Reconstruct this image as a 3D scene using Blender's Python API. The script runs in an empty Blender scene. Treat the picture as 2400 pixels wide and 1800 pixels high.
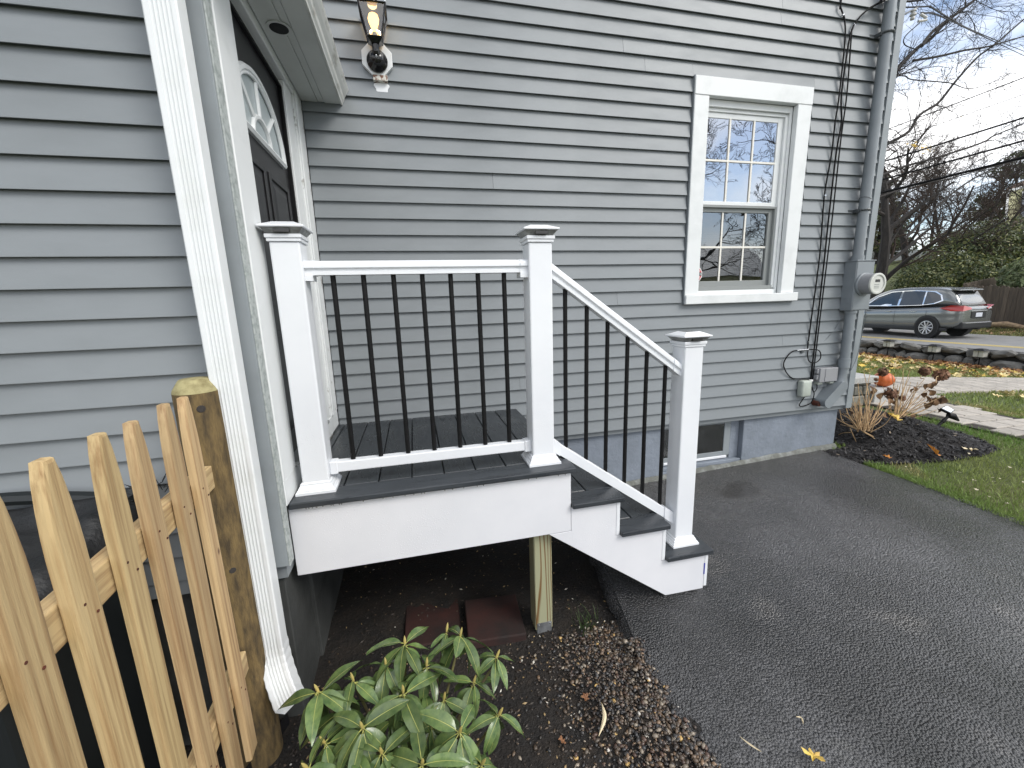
import bpy, bmesh, math, random
import numpy as np
from mathutils import Vector, Matrix, noise as mnoise

random.seed(7); RNG = np.random.default_rng(7)
R_ = math.radians
sc = bpy.context.scene
COL = sc.collection

# ------------------------------------------------------------------ camera
CAMZ = 1.504
F_PX = 956.2                                   # focal length in photo pixels (photo is 2400 x 1800)
RC = np.array([[0.9720, -0.2329, -0.0305], [-0.0746, -0.1829, -0.9803], [0.2228, 0.9551, -0.1952]])
u_, s_, v_ = np.linalg.svd(RC); RC = u_ @ v_   # world -> camera (x right, y down, z forward)
cam = bpy.data.objects.new('camera', bpy.data.cameras.new('camera')); COL.objects.link(cam)
cam.data.sensor_fit = 'HORIZONTAL'; cam.data.sensor_width = 36.0; cam.data.lens = F_PX * 36 / 2400
cam.data.clip_start = 0.05; cam.data.clip_end = 2000
mw = Matrix.Identity(4)
for i in range(3):
    mw[i][0] = RC[0][i]; mw[i][1] = -RC[1][i]; mw[i][2] = -RC[2][i]
mw[2][3] = CAMZ
cam.matrix_world = mw
sc.camera = cam

# ------------------------------------------------------------------ sky, sun, exposure
SUN_AZ, SUN_EL = R_(135), R_(42)               # azimuth from +Y clockwise (behind, to the right)
w = bpy.data.worlds.new('World'); sc.world = w; w.use_nodes = True
nt = w.node_tree; nt.nodes.clear()
out = nt.nodes.new('ShaderNodeOutputWorld'); bg = nt.nodes.new('ShaderNodeBackground')
sky = nt.nodes.new('ShaderNodeTexSky'); sky.sky_type = 'NISHITA'; sky.sun_disc = False
sky.sun_elevation = SUN_EL; sky.sun_rotation = SUN_AZ; sky.air_density = 1.0; sky.dust_density = 0.6; sky.ozone_density = 2.0
tc = nt.nodes.new('ShaderNodeTexCoord'); mp = nt.nodes.new('ShaderNodeMapping')
mp.inputs['Scale'].default_value = (1, 1, 2.2); mp.inputs['Location'].default_value = (0.75, 7.9, -2.14)
nz = nt.nodes.new('ShaderNodeTexNoise'); nz.inputs['Scale'].default_value = 1.5; nz.inputs['Detail'].default_value = 6; nz.inputs['Roughness'].default_value = 0.55
rp = nt.nodes.new('ShaderNodeValToRGB'); rp.color_ramp.elements[0].position = 0.395; rp.color_ramp.elements[1].position = 0.54
mx = nt.nodes.new('ShaderNodeMix'); mx.data_type = 'RGBA'
mx.inputs['B'].default_value = (10.2, 10.2, 10.3, 1)
nt.links.new(tc.outputs['Generated'], mp.inputs['Vector']); nt.links.new(mp.outputs['Vector'], nz.inputs['Vector'])
nt.links.new(nz.outputs['Fac'], rp.inputs['Fac']); nt.links.new(rp.outputs['Color'], mx.inputs['Factor'])
nt.links.new(sky.outputs['Color'], mx.inputs['A']); nt.links.new(mx.outputs['Result'], bg.inputs['Color'])
bg.inputs['Strength'].default_value = 0.11
nt.links.new(bg.outputs['Background'], out.inputs['Surface'])
sun = bpy.data.objects.new('sun', bpy.data.lights.new('sun', 'SUN')); COL.objects.link(sun)
sun.data.energy = 1.3; sun.data.angle = R_(24); sun.data.color = (1.0, 0.96, 0.9)
sdir = Vector((math.sin(SUN_AZ) * math.cos(SUN_EL), math.cos(SUN_AZ) * math.cos(SUN_EL), math.sin(SUN_EL)))
sun.rotation_euler = sdir.to_track_quat('Z', 'Y').to_euler(); sun.location = (6, -6, 9)
sc.view_settings.view_transform = 'Standard'; sc.view_settings.look = 'None'
sc.view_settings.gamma = 1.0; sc.view_settings.exposure = 0.8; sc.view_settings.use_curve_mapping = False

# ------------------------------------------------------------------ pixel -> place helpers (photo pixels)
def ray(px, py):
    return Vector(RC.T @ np.array([(px - 1200) / F_PX, (py - 900) / F_PX, 1.0]))
CAM = Vector((0, 0, CAMZ))
def on_y(px, py, y): v = ray(px, py); return CAM + v * (y / v.y)
def on_x(px, py, x): v = ray(px, py); return CAM + v * (x / v.x)
def on_z(px, py, z): v = ray(px, py); return CAM + v * ((z - CAMZ) / v.z)
def at(px, py, t): return CAM + ray(px, py) * t
def sstep(a, b, x):
    t = max(0.0, min(1.0, (x - a) / (b - a))); return t * t * (3 - 2 * t)
PX = [3.5, 4.5, 5.6, 7.0, 12.3, 13.2, 13.8, 21.6, 24.5, 32, 60]; PZ = [.12, .18, .17, .10, -.26, -.26, -.28, -.28, -.20, .8, 2.6]
def ground(x, y):                               # height of the place's ground
    a = .0457 * (x - 1.3) + .039 * (y - 1.6)
    a = max(-.3, min(.3, a))
    b = float(np.interp(x, PX, PZ)) + .012 * (min(max(y, -4), 12) - 2.5) * (1 - sstep(8, 12, x))
    if x > 20: b += .11 * max(0.0, min(y, 40) - 12) * sstep(20, 25, x)
    t = sstep(3.3, 4.3, x)
    return a * (1 - t) + b * t
def on_g(px, py, off=0.0):
    v = ray(px, py); lo = 0.2; p = None
    t = 0.3
    while t < 80:
        q = CAM + v * t
        if q.z < ground(q.x, q.y) + off: break
        t += 0.02 + t * 0.003
    return CAM + v * t

# ------------------------------------------------------------------ materials
def lin(r, g, b):
    f = lambda c: (c / 255 / 12.92) if c / 255 <= .04045 else ((c / 255 + .055) / 1.055) ** 2.4
    return (f(r), f(g), f(b), 1)
def N(nt, kind, **kw):
    n = nt.nodes.new(kind)
    for k, v in kw.items():
        if k in n.inputs: n.inputs[k].default_value = v
        else: setattr(n, k, v)
    return n
def mat(name, col, rough=.5, col2=None, vs=3, lo=.35, hi=.65, bump=0, bs=60, bdist=.01, metal=0, spec=.5, stretch=(1, 1, 1), rnd=0, detail=5,
        rough2=None, drops=0, coat=0, vcol=False, spots=None, spot_scale=6, spot_size=.25, trans=0, bstretch=None, sstretch=None, hvar=0):
    m = bpy.data.materials.new(name); m.use_nodes = True; t = m.node_tree; L = t.links.new
    b = t.nodes['Principled BSDF']
    b.inputs['Roughness'].default_value = rough; b.inputs['Metallic'].default_value = metal
    b.inputs['Specular IOR Level'].default_value = spec; b.inputs['Coat Weight'].default_value = coat
    tcn = N(t, 'ShaderNodeTexCoord'); mpn = N(t, 'ShaderNodeMapping', Scale=stretch)
    L(tcn.outputs['Object'], mpn.inputs['Vector'])
    oi = None
    if rnd:
        oi = N(t, 'ShaderNodeObjectInfo'); ml = N(t, 'ShaderNodeVectorMath', operation='SCALE'); ml.inputs['Scale'].default_value = 37.0
        cb = N(t, 'ShaderNodeCombineXYZ')
        for k in 'XYZ': L(oi.outputs['Random'], cb.inputs[k])
        L(cb.outputs[0], ml.inputs[0]); L(ml.outputs[0], mpn.inputs['Location'])
    if vcol:
        at_ = N(t, 'ShaderNodeAttribute', attribute_name='col'); last = at_.outputs['Color']
    else:
        rgb = N(t, 'ShaderNodeRGB'); rgb.outputs[0].default_value = col; last = rgb.outputs[0]
    nzn = N(t, 'ShaderNodeTexNoise', Scale=vs, Detail=detail, Roughness=.6); L(mpn.outputs[0], nzn.inputs['Vector'])
    rmp = N(t, 'ShaderNodeMapRange'); rmp.inputs['From Min'].default_value = lo; rmp.inputs['From Max'].default_value = hi
    L(nzn.outputs['Fac'], rmp.inputs['Value'])
    if col2 is not None:
        mxn = N(t, 'ShaderNodeMix', data_type='RGBA'); mxn.inputs['B'].default_value = col2
        L(rmp.outputs[0], mxn.inputs['Factor']); L(last, mxn.inputs['A']); last = mxn.outputs['Result']
    if spots is not None:
        vo = N(t, 'ShaderNodeTexVoronoi', Scale=spot_scale); smp = mpn
        if sstretch:
            smp = N(t, 'ShaderNodeMapping', Scale=sstretch); L(tcn.outputs['Object'], smp.inputs['Vector'])
            if rnd: L(ml.outputs[0], smp.inputs['Location'])
        L(smp.outputs[0], vo.inputs['Vector'])
        sr = N(t, 'ShaderNodeMapRange'); sr.inputs['From Min'].default_value = spot_size; sr.inputs['From Max'].default_value = spot_size * .45
        L(vo.outputs['Distance'], sr.inputs['Value'])
        m2 = N(t, 'ShaderNodeMix', data_type='RGBA'); m2.inputs['B'].default_value = spots
        L(sr.outputs[0], m2.inputs['Factor']); L(last, m2.inputs['A']); last = m2.outputs['Result']
    if rnd:
        hs = N(t, 'ShaderNodeHueSaturation'); mr = N(t, 'ShaderNodeMapRange')
        mr.inputs['To Min'].default_value = 1 - rnd; mr.inputs['To Max'].default_value = 1 + rnd
        L(oi.outputs['Random'], mr.inputs['Value']); L(mr.outputs[0], hs.inputs['Value'])
        if hvar:
            h1 = N(t, 'ShaderNodeMath', operation='FRACT'); h0 = N(t, 'ShaderNodeMath', operation='MULTIPLY'); h0.inputs[1].default_value = 7.31; L(oi.outputs['Random'], h0.inputs[0]); L(h0.outputs[0], h1.inputs[0])
            h2 = N(t, 'ShaderNodeMapRange'); h2.inputs['To Min'].default_value = .5 - hvar; h2.inputs['To Max'].default_value = .5 + hvar * .4; L(h1.outputs[0], h2.inputs['Value']); L(h2.outputs[0], hs.inputs['Hue'])
        L(last, hs.inputs['Color']); last = hs.outputs[0]
    L(last, b.inputs['Base Color'])
    if rough2 is not None:
        r2 = N(t, 'ShaderNodeMapRange'); r2.inputs['To Min'].default_value = rough; r2.inputs['To Max'].default_value = rough2
        L(rmp.outputs[0], r2.inputs['Value']); L(r2.outputs[0], b.inputs['Roughness'])
    nrm = None
    if bump:
        bm = N(t, 'ShaderNodeMapping', Scale=bstretch or stretch); L(tcn.outputs['Object'], bm.inputs['Vector'])
        n2 = N(t, 'ShaderNodeTexNoise', Scale=bs, Detail=4, Roughness=.6); L(bm.outputs[0], n2.inputs['Vector'])
        bp = N(t, 'ShaderNodeBump', Strength=bump, Distance=bdist); L(n2.outputs['Fac'], bp.inputs['Height']); nrm = bp
    if drops:
        vo = N(t, 'ShaderNodeTexVoronoi', Scale=drops); L(tcn.outputs['Object'], vo.inputs['Vector'])
        ms = N(t, 'ShaderNodeTexNoise', Scale=2.2, Detail=2); L(tcn.outputs['Object'], ms.inputs['Vector'])
        th = N(t, 'ShaderNodeMapRange'); th.inputs['From Min'].default_value = .34; th.inputs['From Max'].default_value = .68; th.inputs['To Max'].default_value = .42
        L(ms.outputs['Fac'], th.inputs['Value'])
        wn = N(t, 'ShaderNodeMath', operation='SUBTRACT'); L(th.outputs[0], wn.inputs[0]); L(vo.outputs['Distance'], wn.inputs[1])
        sp = N(t, 'ShaderNodeMath', operation='MULTIPLY'); sp.use_clamp = True; L(wn.outputs[0], sp.inputs[0])
        sx = N(t, 'ShaderNodeSeparateColor'); L(vo.outputs['Color'], sx.inputs[0]); L(sx.outputs[0], sp.inputs[1])
        b2 = N(t, 'ShaderNodeBump', Strength=.8, Distance=.004); L(sp.outputs[0], b2.inputs['Height'])
        if nrm: L(nrm.outputs[0], b2.inputs['Normal'])
        nrm = b2
    if nrm: L(nrm.outputs[0], b.inputs['Normal'])
    if trans:
        tl = N(t, 'ShaderNodeBsdfTranslucent'); L(last, tl.inputs['Color']); ms_ = N(t, 'ShaderNodeMixShader'); ms_.inputs[0].default_value = trans
        L(b.outputs[0], ms_.inputs[1]); L(tl.outputs[0], ms_.inputs[2]); L(ms_.outputs[0], t.nodes['Material Output'].inputs['Surface'])
    return m
def glass_mat(name, tint, refl):
    m = bpy.data.materials.new(name); m.use_nodes = True; t = m.node_tree; t.nodes.clear(); L = t.links.new
    o = N(t, 'ShaderNodeOutputMaterial'); g = N(t, 'ShaderNodeBsdfGlossy', Roughness=.0); tr = N(t, 'ShaderNodeBsdfTransparent', Color=tint)
    lw = N(t, 'ShaderNodeFresnel', IOR=1.5); ad = N(t, 'ShaderNodeMath', operation='ADD'); ad.use_clamp = True; ad.inputs[1].default_value = refl
    g.inputs['Color'].default_value = (.95, .97, 1, 1)
    nz_ = N(t, 'ShaderNodeTexNoise', Scale=5.0, Detail=1); tcn = N(t, 'ShaderNodeTexCoord'); L(tcn.outputs['Object'], nz_.inputs['Vector'])
    bp = N(t, 'ShaderNodeBump', Strength=.05, Distance=.02); L(nz_.outputs['Fac'], bp.inputs['Height']); L(bp.outputs[0], g.inputs['Normal'])
    mxs = N(t, 'ShaderNodeMixShader'); L(lw.outputs[0], ad.inputs[0]); L(ad.outputs[0], mxs.inputs[0]); L(tr.outputs[0], mxs.inputs[1]); L(g.outputs[0], mxs.inputs[2])
    L(mxs.outputs[0], o.inputs[0]); return m
def emis(name, col, st):
    m = bpy.data.materials.new(name); m.use_nodes = True; b = m.node_tree.nodes['Principled BSDF']
    b.inputs['Base Color'].default_value = col; b.inputs['Emission Color'].default_value = col; b.inputs['Emission Strength'].default_value = st; return m
def ab(r, g, b, k=1.1): c = lin(r, g, b); return (c[0] * k, c[1] * k, c[2] * k, 1)

def asphalt_mat():
    m = bpy.data.materials.new('wet_asphalt'); m.use_nodes = True; t = m.node_tree; L = t.links.new; b = t.nodes['Principled BSDF']
    tcn = N(t, 'ShaderNodeTexCoord'); O = tcn.outputs['Object']
    big = N(t, 'ShaderNodeTexNoise', Scale=.9, Detail=4, Roughness=.55); L(O, big.inputs['Vector'])
    wet = N(t, 'ShaderNodeMapRange'); wet.inputs['From Min'].default_value = .38; wet.inputs['From Max'].default_value = .66; L(big.outputs['Fac'], wet.inputs['Value'])
    vo = N(t, 'ShaderNodeTexVoronoi', Scale=118.0); L(O, vo.inputs['Vector'])
    fine = N(t, 'ShaderNodeTexNoise', Scale=110.0, Detail=5, Roughness=.75); L(O, fine.inputs['Vector'])
    sx = N(t, 'ShaderNodeSeparateColor'); L(vo.outputs['Color'], sx.inputs[0])
    agg = N(t, 'ShaderNodeMapRange'); agg.inputs['To Min'].default_value = .45; agg.inputs['To Max'].default_value = 1.7; L(sx.outputs[0], agg.inputs['Value'])
    mxc = N(t, 'ShaderNodeMix', data_type='RGBA'); mxc.inputs['A'].default_value = (.016, .016, .017, 1); mxc.inputs['B'].default_value = (.075, .075, .078, 1); L(wet.outputs[0], mxc.inputs['Factor'])
    mu = N(t, 'ShaderNodeMix', data_type='RGBA', blend_type='MULTIPLY'); mu.inputs['Factor'].default_value = 1; L(mxc.outputs['Result'], mu.inputs['A'])
    cb = N(t, 'ShaderNodeCombineColor'); [L(agg.outputs[0], cb.inputs[k]) for k in range(3)]; L(cb.outputs[0], mu.inputs['B'])
    # muddy damp patches near the gravel
    pn = N(t, 'ShaderNodeTexNoise', Scale=2.3, Detail=2); L(O, pn.inputs['Vector'])
    pr = N(t, 'ShaderNodeMapRange'); pr.inputs['From Min'].default_value = .60; pr.inputs['From Max'].default_value = .72; pr.inputs['To Max'].default_value = .75; L(pn.outputs['Fac'], pr.inputs['Value'])
    mud = N(t, 'ShaderNodeMix', data_type='RGBA'); mud.inputs['B'].default_value = (.030, .025, .020, 1); L(pr.outputs[0], mud.inputs['Factor']); L(mu.outputs['Result'], mud.inputs['A'])
    sn = N(t, 'ShaderNodeTexNoise', Scale=1.7, Detail=6, Roughness=.7); L(O, sn.inputs['Vector'])
    sr = N(t, 'ShaderNodeMapRange'); sr.inputs['From Min'].default_value = .64; sr.inputs['From Max'].default_value = .76; sr.inputs['To Max'].default_value = .6; L(sn.outputs['Fac'], sr.inputs['Value'])
    stn = N(t, 'ShaderNodeMix', data_type='RGBA'); stn.inputs['B'].default_value = (.16, .16, .15, 1); L(sr.outputs[0], stn.inputs['Factor']); L(mud.outputs['Result'], stn.inputs['A'])
    L(stn.outputs['Result'], b.inputs['Base Color'])
    rr = N(t, 'ShaderNodeMapRange'); rr.inputs['To Min'].default_value = .16; rr.inputs['To Max'].default_value = .36; b.inputs['Coat Weight'].default_value = .5; b.inputs['Coat Roughness'].default_value = .16; b.inputs['Specular IOR Level'].default_value = .6; L(wet.outputs[0], rr.inputs['Value']); L(rr.outputs[0], b.inputs['Roughness'])
    hs = N(t, 'ShaderNodeMath', operation='MULTIPLY_ADD'); hs.inputs[1].default_value = -1.6; L(vo.outputs['Distance'], hs.inputs[0]); L(fine.outputs['Fac'], hs.inputs[2])
    st = N(t, 'ShaderNodeMapRange'); st.inputs['To Min'].default_value = 1.0; st.inputs['To Max'].default_value = .25; L(pr.outputs[0], st.inputs['Value'])
    bp = N(t, 'ShaderNodeBump', Distance=.0075); L(st.outputs[0], bp.inputs['Strength']); L(hs.outputs[0], bp.inputs['Height']); L(bp.outputs[0], b.inputs['Normal']); L(bp.outputs[0], b.inputs['Coat Normal'])
    return m
def pine_mat():
    m = bpy.data.materials.new('treated_pine'); m.use_nodes = True; t = m.node_tree; L = t.links.new; b = t.nodes['Principled BSDF']
    tcn = N(t, 'ShaderNodeTexCoord'); mp_ = N(t, 'ShaderNodeMapping', Scale=(1, 1, .10), Location=(-.514, -1.60, .0)); L(tcn.outputs['Object'], mp_.inputs['Vector'])
    nz_ = N(t, 'ShaderNodeTexNoise', Scale=9.0, Detail=1.5); L(mp_.outputs[0], nz_.inputs['Vector'])
    ml = N(t, 'ShaderNodeVectorMath', operation='SCALE'); ml.inputs['Scale'].default_value = .055; L(nz_.outputs['Color'], ml.inputs[0])
    ad = N(t, 'ShaderNodeVectorMath', operation='ADD'); L(mp_.outputs[0], ad.inputs[0]); L(ml.outputs[0], ad.inputs[1])
    wv = N(t, 'ShaderNodeTexWave', Scale=40.0, Distortion=0.0, wave_type='RINGS', rings_direction='Z'); L(ad.outputs[0], wv.inputs['Vector'])
    mr = N(t, 'ShaderNodeMapRange'); mr.inputs['From Min'].default_value = .62; mr.inputs['From Max'].default_value = .98; L(wv.outputs['Fac'], mr.inputs['Value'])
    mx_ = N(t, 'ShaderNodeMix', data_type='RGBA'); mx_.inputs['A'].default_value = (.33, .33, .21, 1); mx_.inputs['B'].default_value = (.16, .085, .03, 1); L(mr.outputs[0], mx_.inputs['Factor']); L(mx_.outputs['Result'], b.inputs['Base Color'])
    b.inputs['Roughness'].default_value = .55; return m
M = {}
M['siding'] = mat('grey_siding_paint', (.214, .234, .247, 1), .48, (.180, .198, .208, 1), vs=1.7, lo=.45, hi=.85, bump=.12, bs=160, bdist=.002, stretch=(1, 1, 3), rough2=.6, spots=(.22, .24, .25, 1), spot_scale=5, spot_size=.03)
M['grey_trim'] = mat('grey_trim_paint', (.25, .277, .293, 1), .5, (.205, .225, .235, 1), vs=6, lo=.4, hi=.8, bump=.1, bs=120, bdist=.002)
M['mottle'] = mat('weathered_grey_trim', (.40, .43, .42, 1), .6, (.27, .30, .29, 1), vs=55, lo=.45, hi=.6, bump=.2, bs=80, bdist=.003)
M['white'] = mat('wet_white_vinyl', (.76, .78, .80, 1), .28, (.70, .72, .75, 1), vs=2, drops=150)
M['fascia'] = mat('wet_white_board', (.72, .725, .75, 1), .42, (.66, .67, .70, 1), vs=2.5, drops=140, bump=.05, bs=300, bdist=.001)
M['trim'] = mat('white_trim_paint', (.70, .72, .72, 1), .45, (.56, .585, .58, 1), vs=5, lo=.5, hi=.85, bump=.08, bs=90, bdist=.003)
M['peel'] = mat('peeling_white_paint', (.68, .70, .70, 1), .55, (.30, .29, .27, 1), vs=14, lo=.60, hi=.68, bump=.3, bs=40, bdist=.004)
M['soffit'] = mat('soffit_paint', (.60, .62, .60, 1), .5, (.52, .54, .52, 1), vs=3)
M['gutter'] = mat('stained_gutter', (.64, .65, .62, 1), .45, (.20, .19, .15, 1), vs=7, lo=.52, hi=.75, stretch=(1, 1, 3))
M['downspout'] = mat('white_downspout', (.74, .76, .765, 1), .33, (.68, .70, .69, 1), vs=9, lo=.5, hi=.8, drops=0)
M['deck'] = mat('wet_dark_grey_decking', (.021, .025, .029, 1), .18, (.038, .044, .050, 1), vs=4, rough2=.5, bump=.25, bs=60, bdist=.002, stretch=(6, 1, 6), rnd=.12)
M['deckx'] = mat('wet_dark_grey_decking_x', (.025, .029, .034, 1), .22, (.042, .048, .055, 1), vs=4, rough2=.5, bump=.25, bs=60, bdist=.002, stretch=(1, 6, 6), rnd=.08)
M['black'] = mat('black_metal', (.004, .0042, .0045, 1), .5, rough2=.6, col2=(.007, .007, .0075, 1), vs=30, spec=.22)
M['black_gloss'] = mat('black_gloss', (.006, .006, .0065, 1), .12)
M['capglass'] = mat('smoked_lens', (.15, .155, .15, 1), .12, (.36, .37, .35, 1), vs=18, lo=.42, hi=.7)
M['led'] = mat('dark_led_board', (.03, .03, .03, 1), .3)
M['pt'] = pine_mat()
M['picket'] = mat('cedar_picket', (.50, .37, .185, 1), .65, (.29, .18, .078, 1), vs=48, lo=.42, hi=.70, stretch=(2.0, 2.0, .045), bump=.5, bs=90, bdist=.003, rnd=.12, hvar=.010, spots=(.11, .055, .025, 1), spot_scale=8.0, spot_size=.075, sstretch=(1, 1, .6), detail=4, bstretch=(2, 2, .2))
M['rail_wood'] = mat('cedar_rail', (.53, .39, .20, 1), .65, (.29, .175, .08, 1), vs=40, lo=.43, hi=.70, stretch=(2, .06, 2), bump=.35, bs=80, bdist=.002, spots=(.08, .04, .02, 1), spot_scale=7, spot_size=.09, sstretch=(1, .5, 1), detail=4)
M['logpost'] = mat('round_treated_post', (.17, .115, .045, 1), .8, (.055, .038, .018, 1), vs=22, lo=.36, hi=.66, stretch=(2.2, 2.2, .55), bump=.6, bs=90, bdist=.004)
M['logtop'] = mat('cut_post_top', (.36, .32, .16, 1), .8, (.19, .16, .07, 1), vs=30, lo=.4, hi=.7, bump=.4, bs=70, bdist=.003)
M['found'] = mat('painted_foundation', (.215, .245, .29, 1), .7, (.16, .185, .215, 1), vs=5, lo=.4, hi=.75, bump=.5, bs=28, bdist=.01)
M['block'] = mat('shaded_concrete_block', (.055, .058, .056, 1), .8, (.025, .027, .026, 1), vs=4, bump=.5, bs=40, bdist=.006)  # concrete block, with the shade under the deck put into its colour
M['asphalt'] = asphalt_mat()
M['road'] = mat('road_asphalt', (.17, .17, .17, 1), .8, (.21, .21, .205, 1), vs=3, bump=.2, bs=60)
M['yellow_line'] = mat('yellow_road_paint', (.62, .47, .12, 1), .7)
M['soil'] = mat('wet_soil', (.008, .0065, .0055, 1), .75, (.024, .018, .013, 1), vs=11, lo=.4, hi=.7, bump=1.0, bs=70, bdist=.02, rough2=.9)  # wet soil, darkened further to stand in for shade under the deck
M['mulch'] = mat('dark_mulch', (.007, .006, .006, 1), .85, (.018, .015, .014, 1), vs=40, lo=.4, hi=.7, bump=1.0, bs=90, bdist=.02)
M['turf'] = mat('turf_soil', (.060, .085, .020, 1), .95, (.12, .115, .045, 1), vs=2.2, lo=.4, hi=.75, bump=.6, bs=60, bdist=.02)
M['blade'] = mat('grass_blade', (.09, .15, .03, 1), .6, vcol=True, trans=.25)
M['chips'] = mat('ground_bits', (1, 1, 1, 1), .55, vcol=True)
M['gravel'] = mat('wet_pebbles', (1, 1, 1, 1), .30, vcol=True, bump=.1, bs=200, bdist=.002)
M['leaf'] = mat('rhododendron_leaf', (.130, .190, .060, 1), .25, (.065, .115, .040, 1), vs=35, lo=.38, hi=.66, rnd=.28, bump=.25, bs=90, bdist=.002, trans=.12, spec=.6)
M['rib'] = mat('leaf_rib', (.36, .37, .10, 1), .5)
M['bud'] = mat('flower_bud', (.42, .33, .10, 1), .5, (.30, .26, .08, 1), vs=60)
M['twig'] = mat('green_twig', (.16, .15, .05, 1), .7, (.09, .07, .04, 1), vs=30)
M['bark'] = mat('grey_brown_bark', (.036, .031, .028, 1), .9, (.018, .016, .015, 1), vs=9, bump=.6, bs=14, bdist=.03, stretch=(1, 1, .3))  # bark; the near-black of backlit limbs is painted into this colour
M['twigs'] = mat('bare_twigs', (.058, .045, .038, 1), .95, spec=.1)
M['evergreen'] = mat('evergreen_foliage', (.05, .075, .022, 1), .55, vcol=True, trans=.2)
M['stone'] = mat('field_stone', (.095, .092, .085, 1), .85, (.19, .185, .17, 1), vs=7, lo=.35, hi=.7, bump=.7, bs=16, bdist=.03, rnd=.3)
M['mortar'] = mat('wall_core', (.02, .019, .017, 1), .95, bump=.6, bs=20, bdist=.03)
M['granite'] = mat('granite_slab', (.45, .45, .43, 1), .7, (.33, .33, .32, 1), vs=60, bump=.15, bs=100, bdist=.003)
M['cobble'] = mat('stoop_stone', (.20, .19, .16, 1), .85, (.10, .10, .085, 1), vs=6, bump=.6, bs=20, bdist=.02, rnd=.25)
M['paver'] = mat('paver', (.40, .365, .32, 1), .8, (.30, .275, .24, 1), vs=30, lo=.35, hi=.7, bump=.25, bs=120, bdist=.004, rnd=.16)
M['sand'] = mat('joint_sand', (.035, .028, .022, 1), .95)
M['redpaver'] = mat('shaded_red_paver', (.040, .012, .009, 1), .8, (.012, .009, .008, 1), vs=5, lo=.35, hi=.7, bump=.4, bs=60, bdist=.004)  # red concrete, base colour lowered to paint in the under-deck shade
M['meter'] = mat('painted_grey_metal', (.225, .25, .268, 1), .42, (.195, .215, .23, 1), vs=5, bump=.05, bs=60, bdist=.002)
M['conduit'] = mat('painted_conduit', (.215, .24, .258, 1), .42, (.185, .205, .22, 1), vs=6)
M['strap'] = mat('dark_strap', (.055, .062, .065, 1), .5)
M['rust'] = mat('rust', (.13, .035, .018, 1), .9, (.05, .018, .012, 1), vs=30)
M['pale_plastic'] = mat('pale_green_grey_plastic', (.42, .46, .41, 1), .5, (.36, .39, .35, 1), vs=14)
M['grey_plastic'] = mat('grey_plastic', (.28, .285, .30, 1), .45, (.25, .255, .265, 1), vs=5)
M['dial'] = mat('meter_face', (.55, .56, .52, 1), .4)
M['steel'] = mat('bright_metal', (.65, .66, .68, 1), .25, metal=.9)
M['cable'] = mat('black_cable', (.005, .005, .006, 1), .65, spec=.2)
M['greycable'] = mat('grey_cable', (.16, .18, .19, 1), .5)
M['caulk'] = mat('white_caulk', (.74, .76, .77, 1), .5, bump=.4, bs=60, bdist=.004)
M['rustpaint'] = mat('chipped_box_underside', (.60, .58, .52, 1), .7, (.16, .07, .04, 1), vs=45, lo=.48, hi=.56)
M['pumpkin'] = mat('orange_pumpkin', (.60, .145, .03, 1), .45, (.48, .10, .02, 1), vs=10)
M['pstem'] = mat('pumpkin_stem', (.22, .18, .08, 1), .8)
M['drystem'] = mat('dry_hydrangea_stem', (.42, .29, .15, 1), .8, (.26, .16, .08, 1), vs=20, rnd=.25)
M['dryhead'] = mat('dried_flower', (.16, .075, .045, 1), .85, (.27, .15, .085, 1), vs=35, rnd=.2)
M['dryleaf'] = mat('dried_brown_leaf', (.12, .06, .03, 1), .8, (.22, .13, .06, 1), vs=25, rnd=.3)
M['yleaf'] = mat('fallen_leaf', (.62, .47, .10, 1), .65, (.55, .36, .10, 1), vs=25, rnd=.2, trans=.15)
M['oleaf'] = mat('orange_leaf', (.62, .27, .05, 1), .65, (.50, .20, .04, 1), vs=25, trans=.15)
M['bleaf'] = mat('brown_leaf', (.30, .14, .06, 1), .7, (.20, .09, .04, 1), vs=25, rnd=.2)
M['straw'] = mat('dry_blade', (.62, .52, .34, 1), .6)
M['litter'] = mat('leaf_litter', (1, 1, 1, 1), .7, vcol=True)
M['plastic_black'] = mat('black_plastic_sheet', (.007, .0078, .0085, 1), .45, (.014, .015, .016, 1), vs=6, bump=.5, bs=30, bdist=.01, rough2=.65)
M['bin'] = mat('dark_bin_plastic', (.010, .013, .014, 1), .5)
M['edging'] = mat('black_edging', (.009, .009, .010, 1), .4)
M['carpaint'] = mat('grey_metallic_paint', (.22, .23, .228, 1), .26, metal=.65, coat=.8)
M['carplast'] = mat('car_black_plastic', (.014, .015, .016, 1), .55)
M['carglass'] = mat('car_glass', (.012, .016, .018, 1), .04, spec=.8, coat=.6)
M['chrome'] = mat('chrome', (.75, .76, .77, 1), .15, metal=1)
M['tyre'] = mat('tyre', (.012, .012, .012, 1), .8)
M['rim'] = mat('alloy_rim', (.52, .53, .54, 1), .3, metal=.7)
M['tail'] = mat('tail_lamp', (.42, .04, .035, 1), .15, coat=.8)
M['plate'] = mat('number_plate', (.60, .62, .66, 1), .5, (.45, .48, .55, 1), vs=40)
M['stockade'] = mat('weathered_fence_board', (.105, .082, .060, 1), .9, (.060, .048, .037, 1), vs=14, stretch=(2, 2, .2), rnd=.25)
M['logwood'] = mat('split_log', (.40, .29, .17, 1), .8, (.20, .13, .08, 1), vs=12)
M['ysiding'] = mat('pale_yellow_siding', (.56, .55, .33, 1), .7)
M['roof'] = mat('brown_shingles', (.14, .10, .082, 1), .9, (.095, .07, .06, 1), vs=8)
M['lamp_glass'] = glass_mat('lantern_glass', (.95, .93, .88, 1), .06)
M['glass_up'] = glass_mat('window_glass', (.80, .84, .85, 1), .40)
M['glass_low'] = glass_mat('screened_window_glass', (.30, .32, .33, 1), .17)
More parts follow.
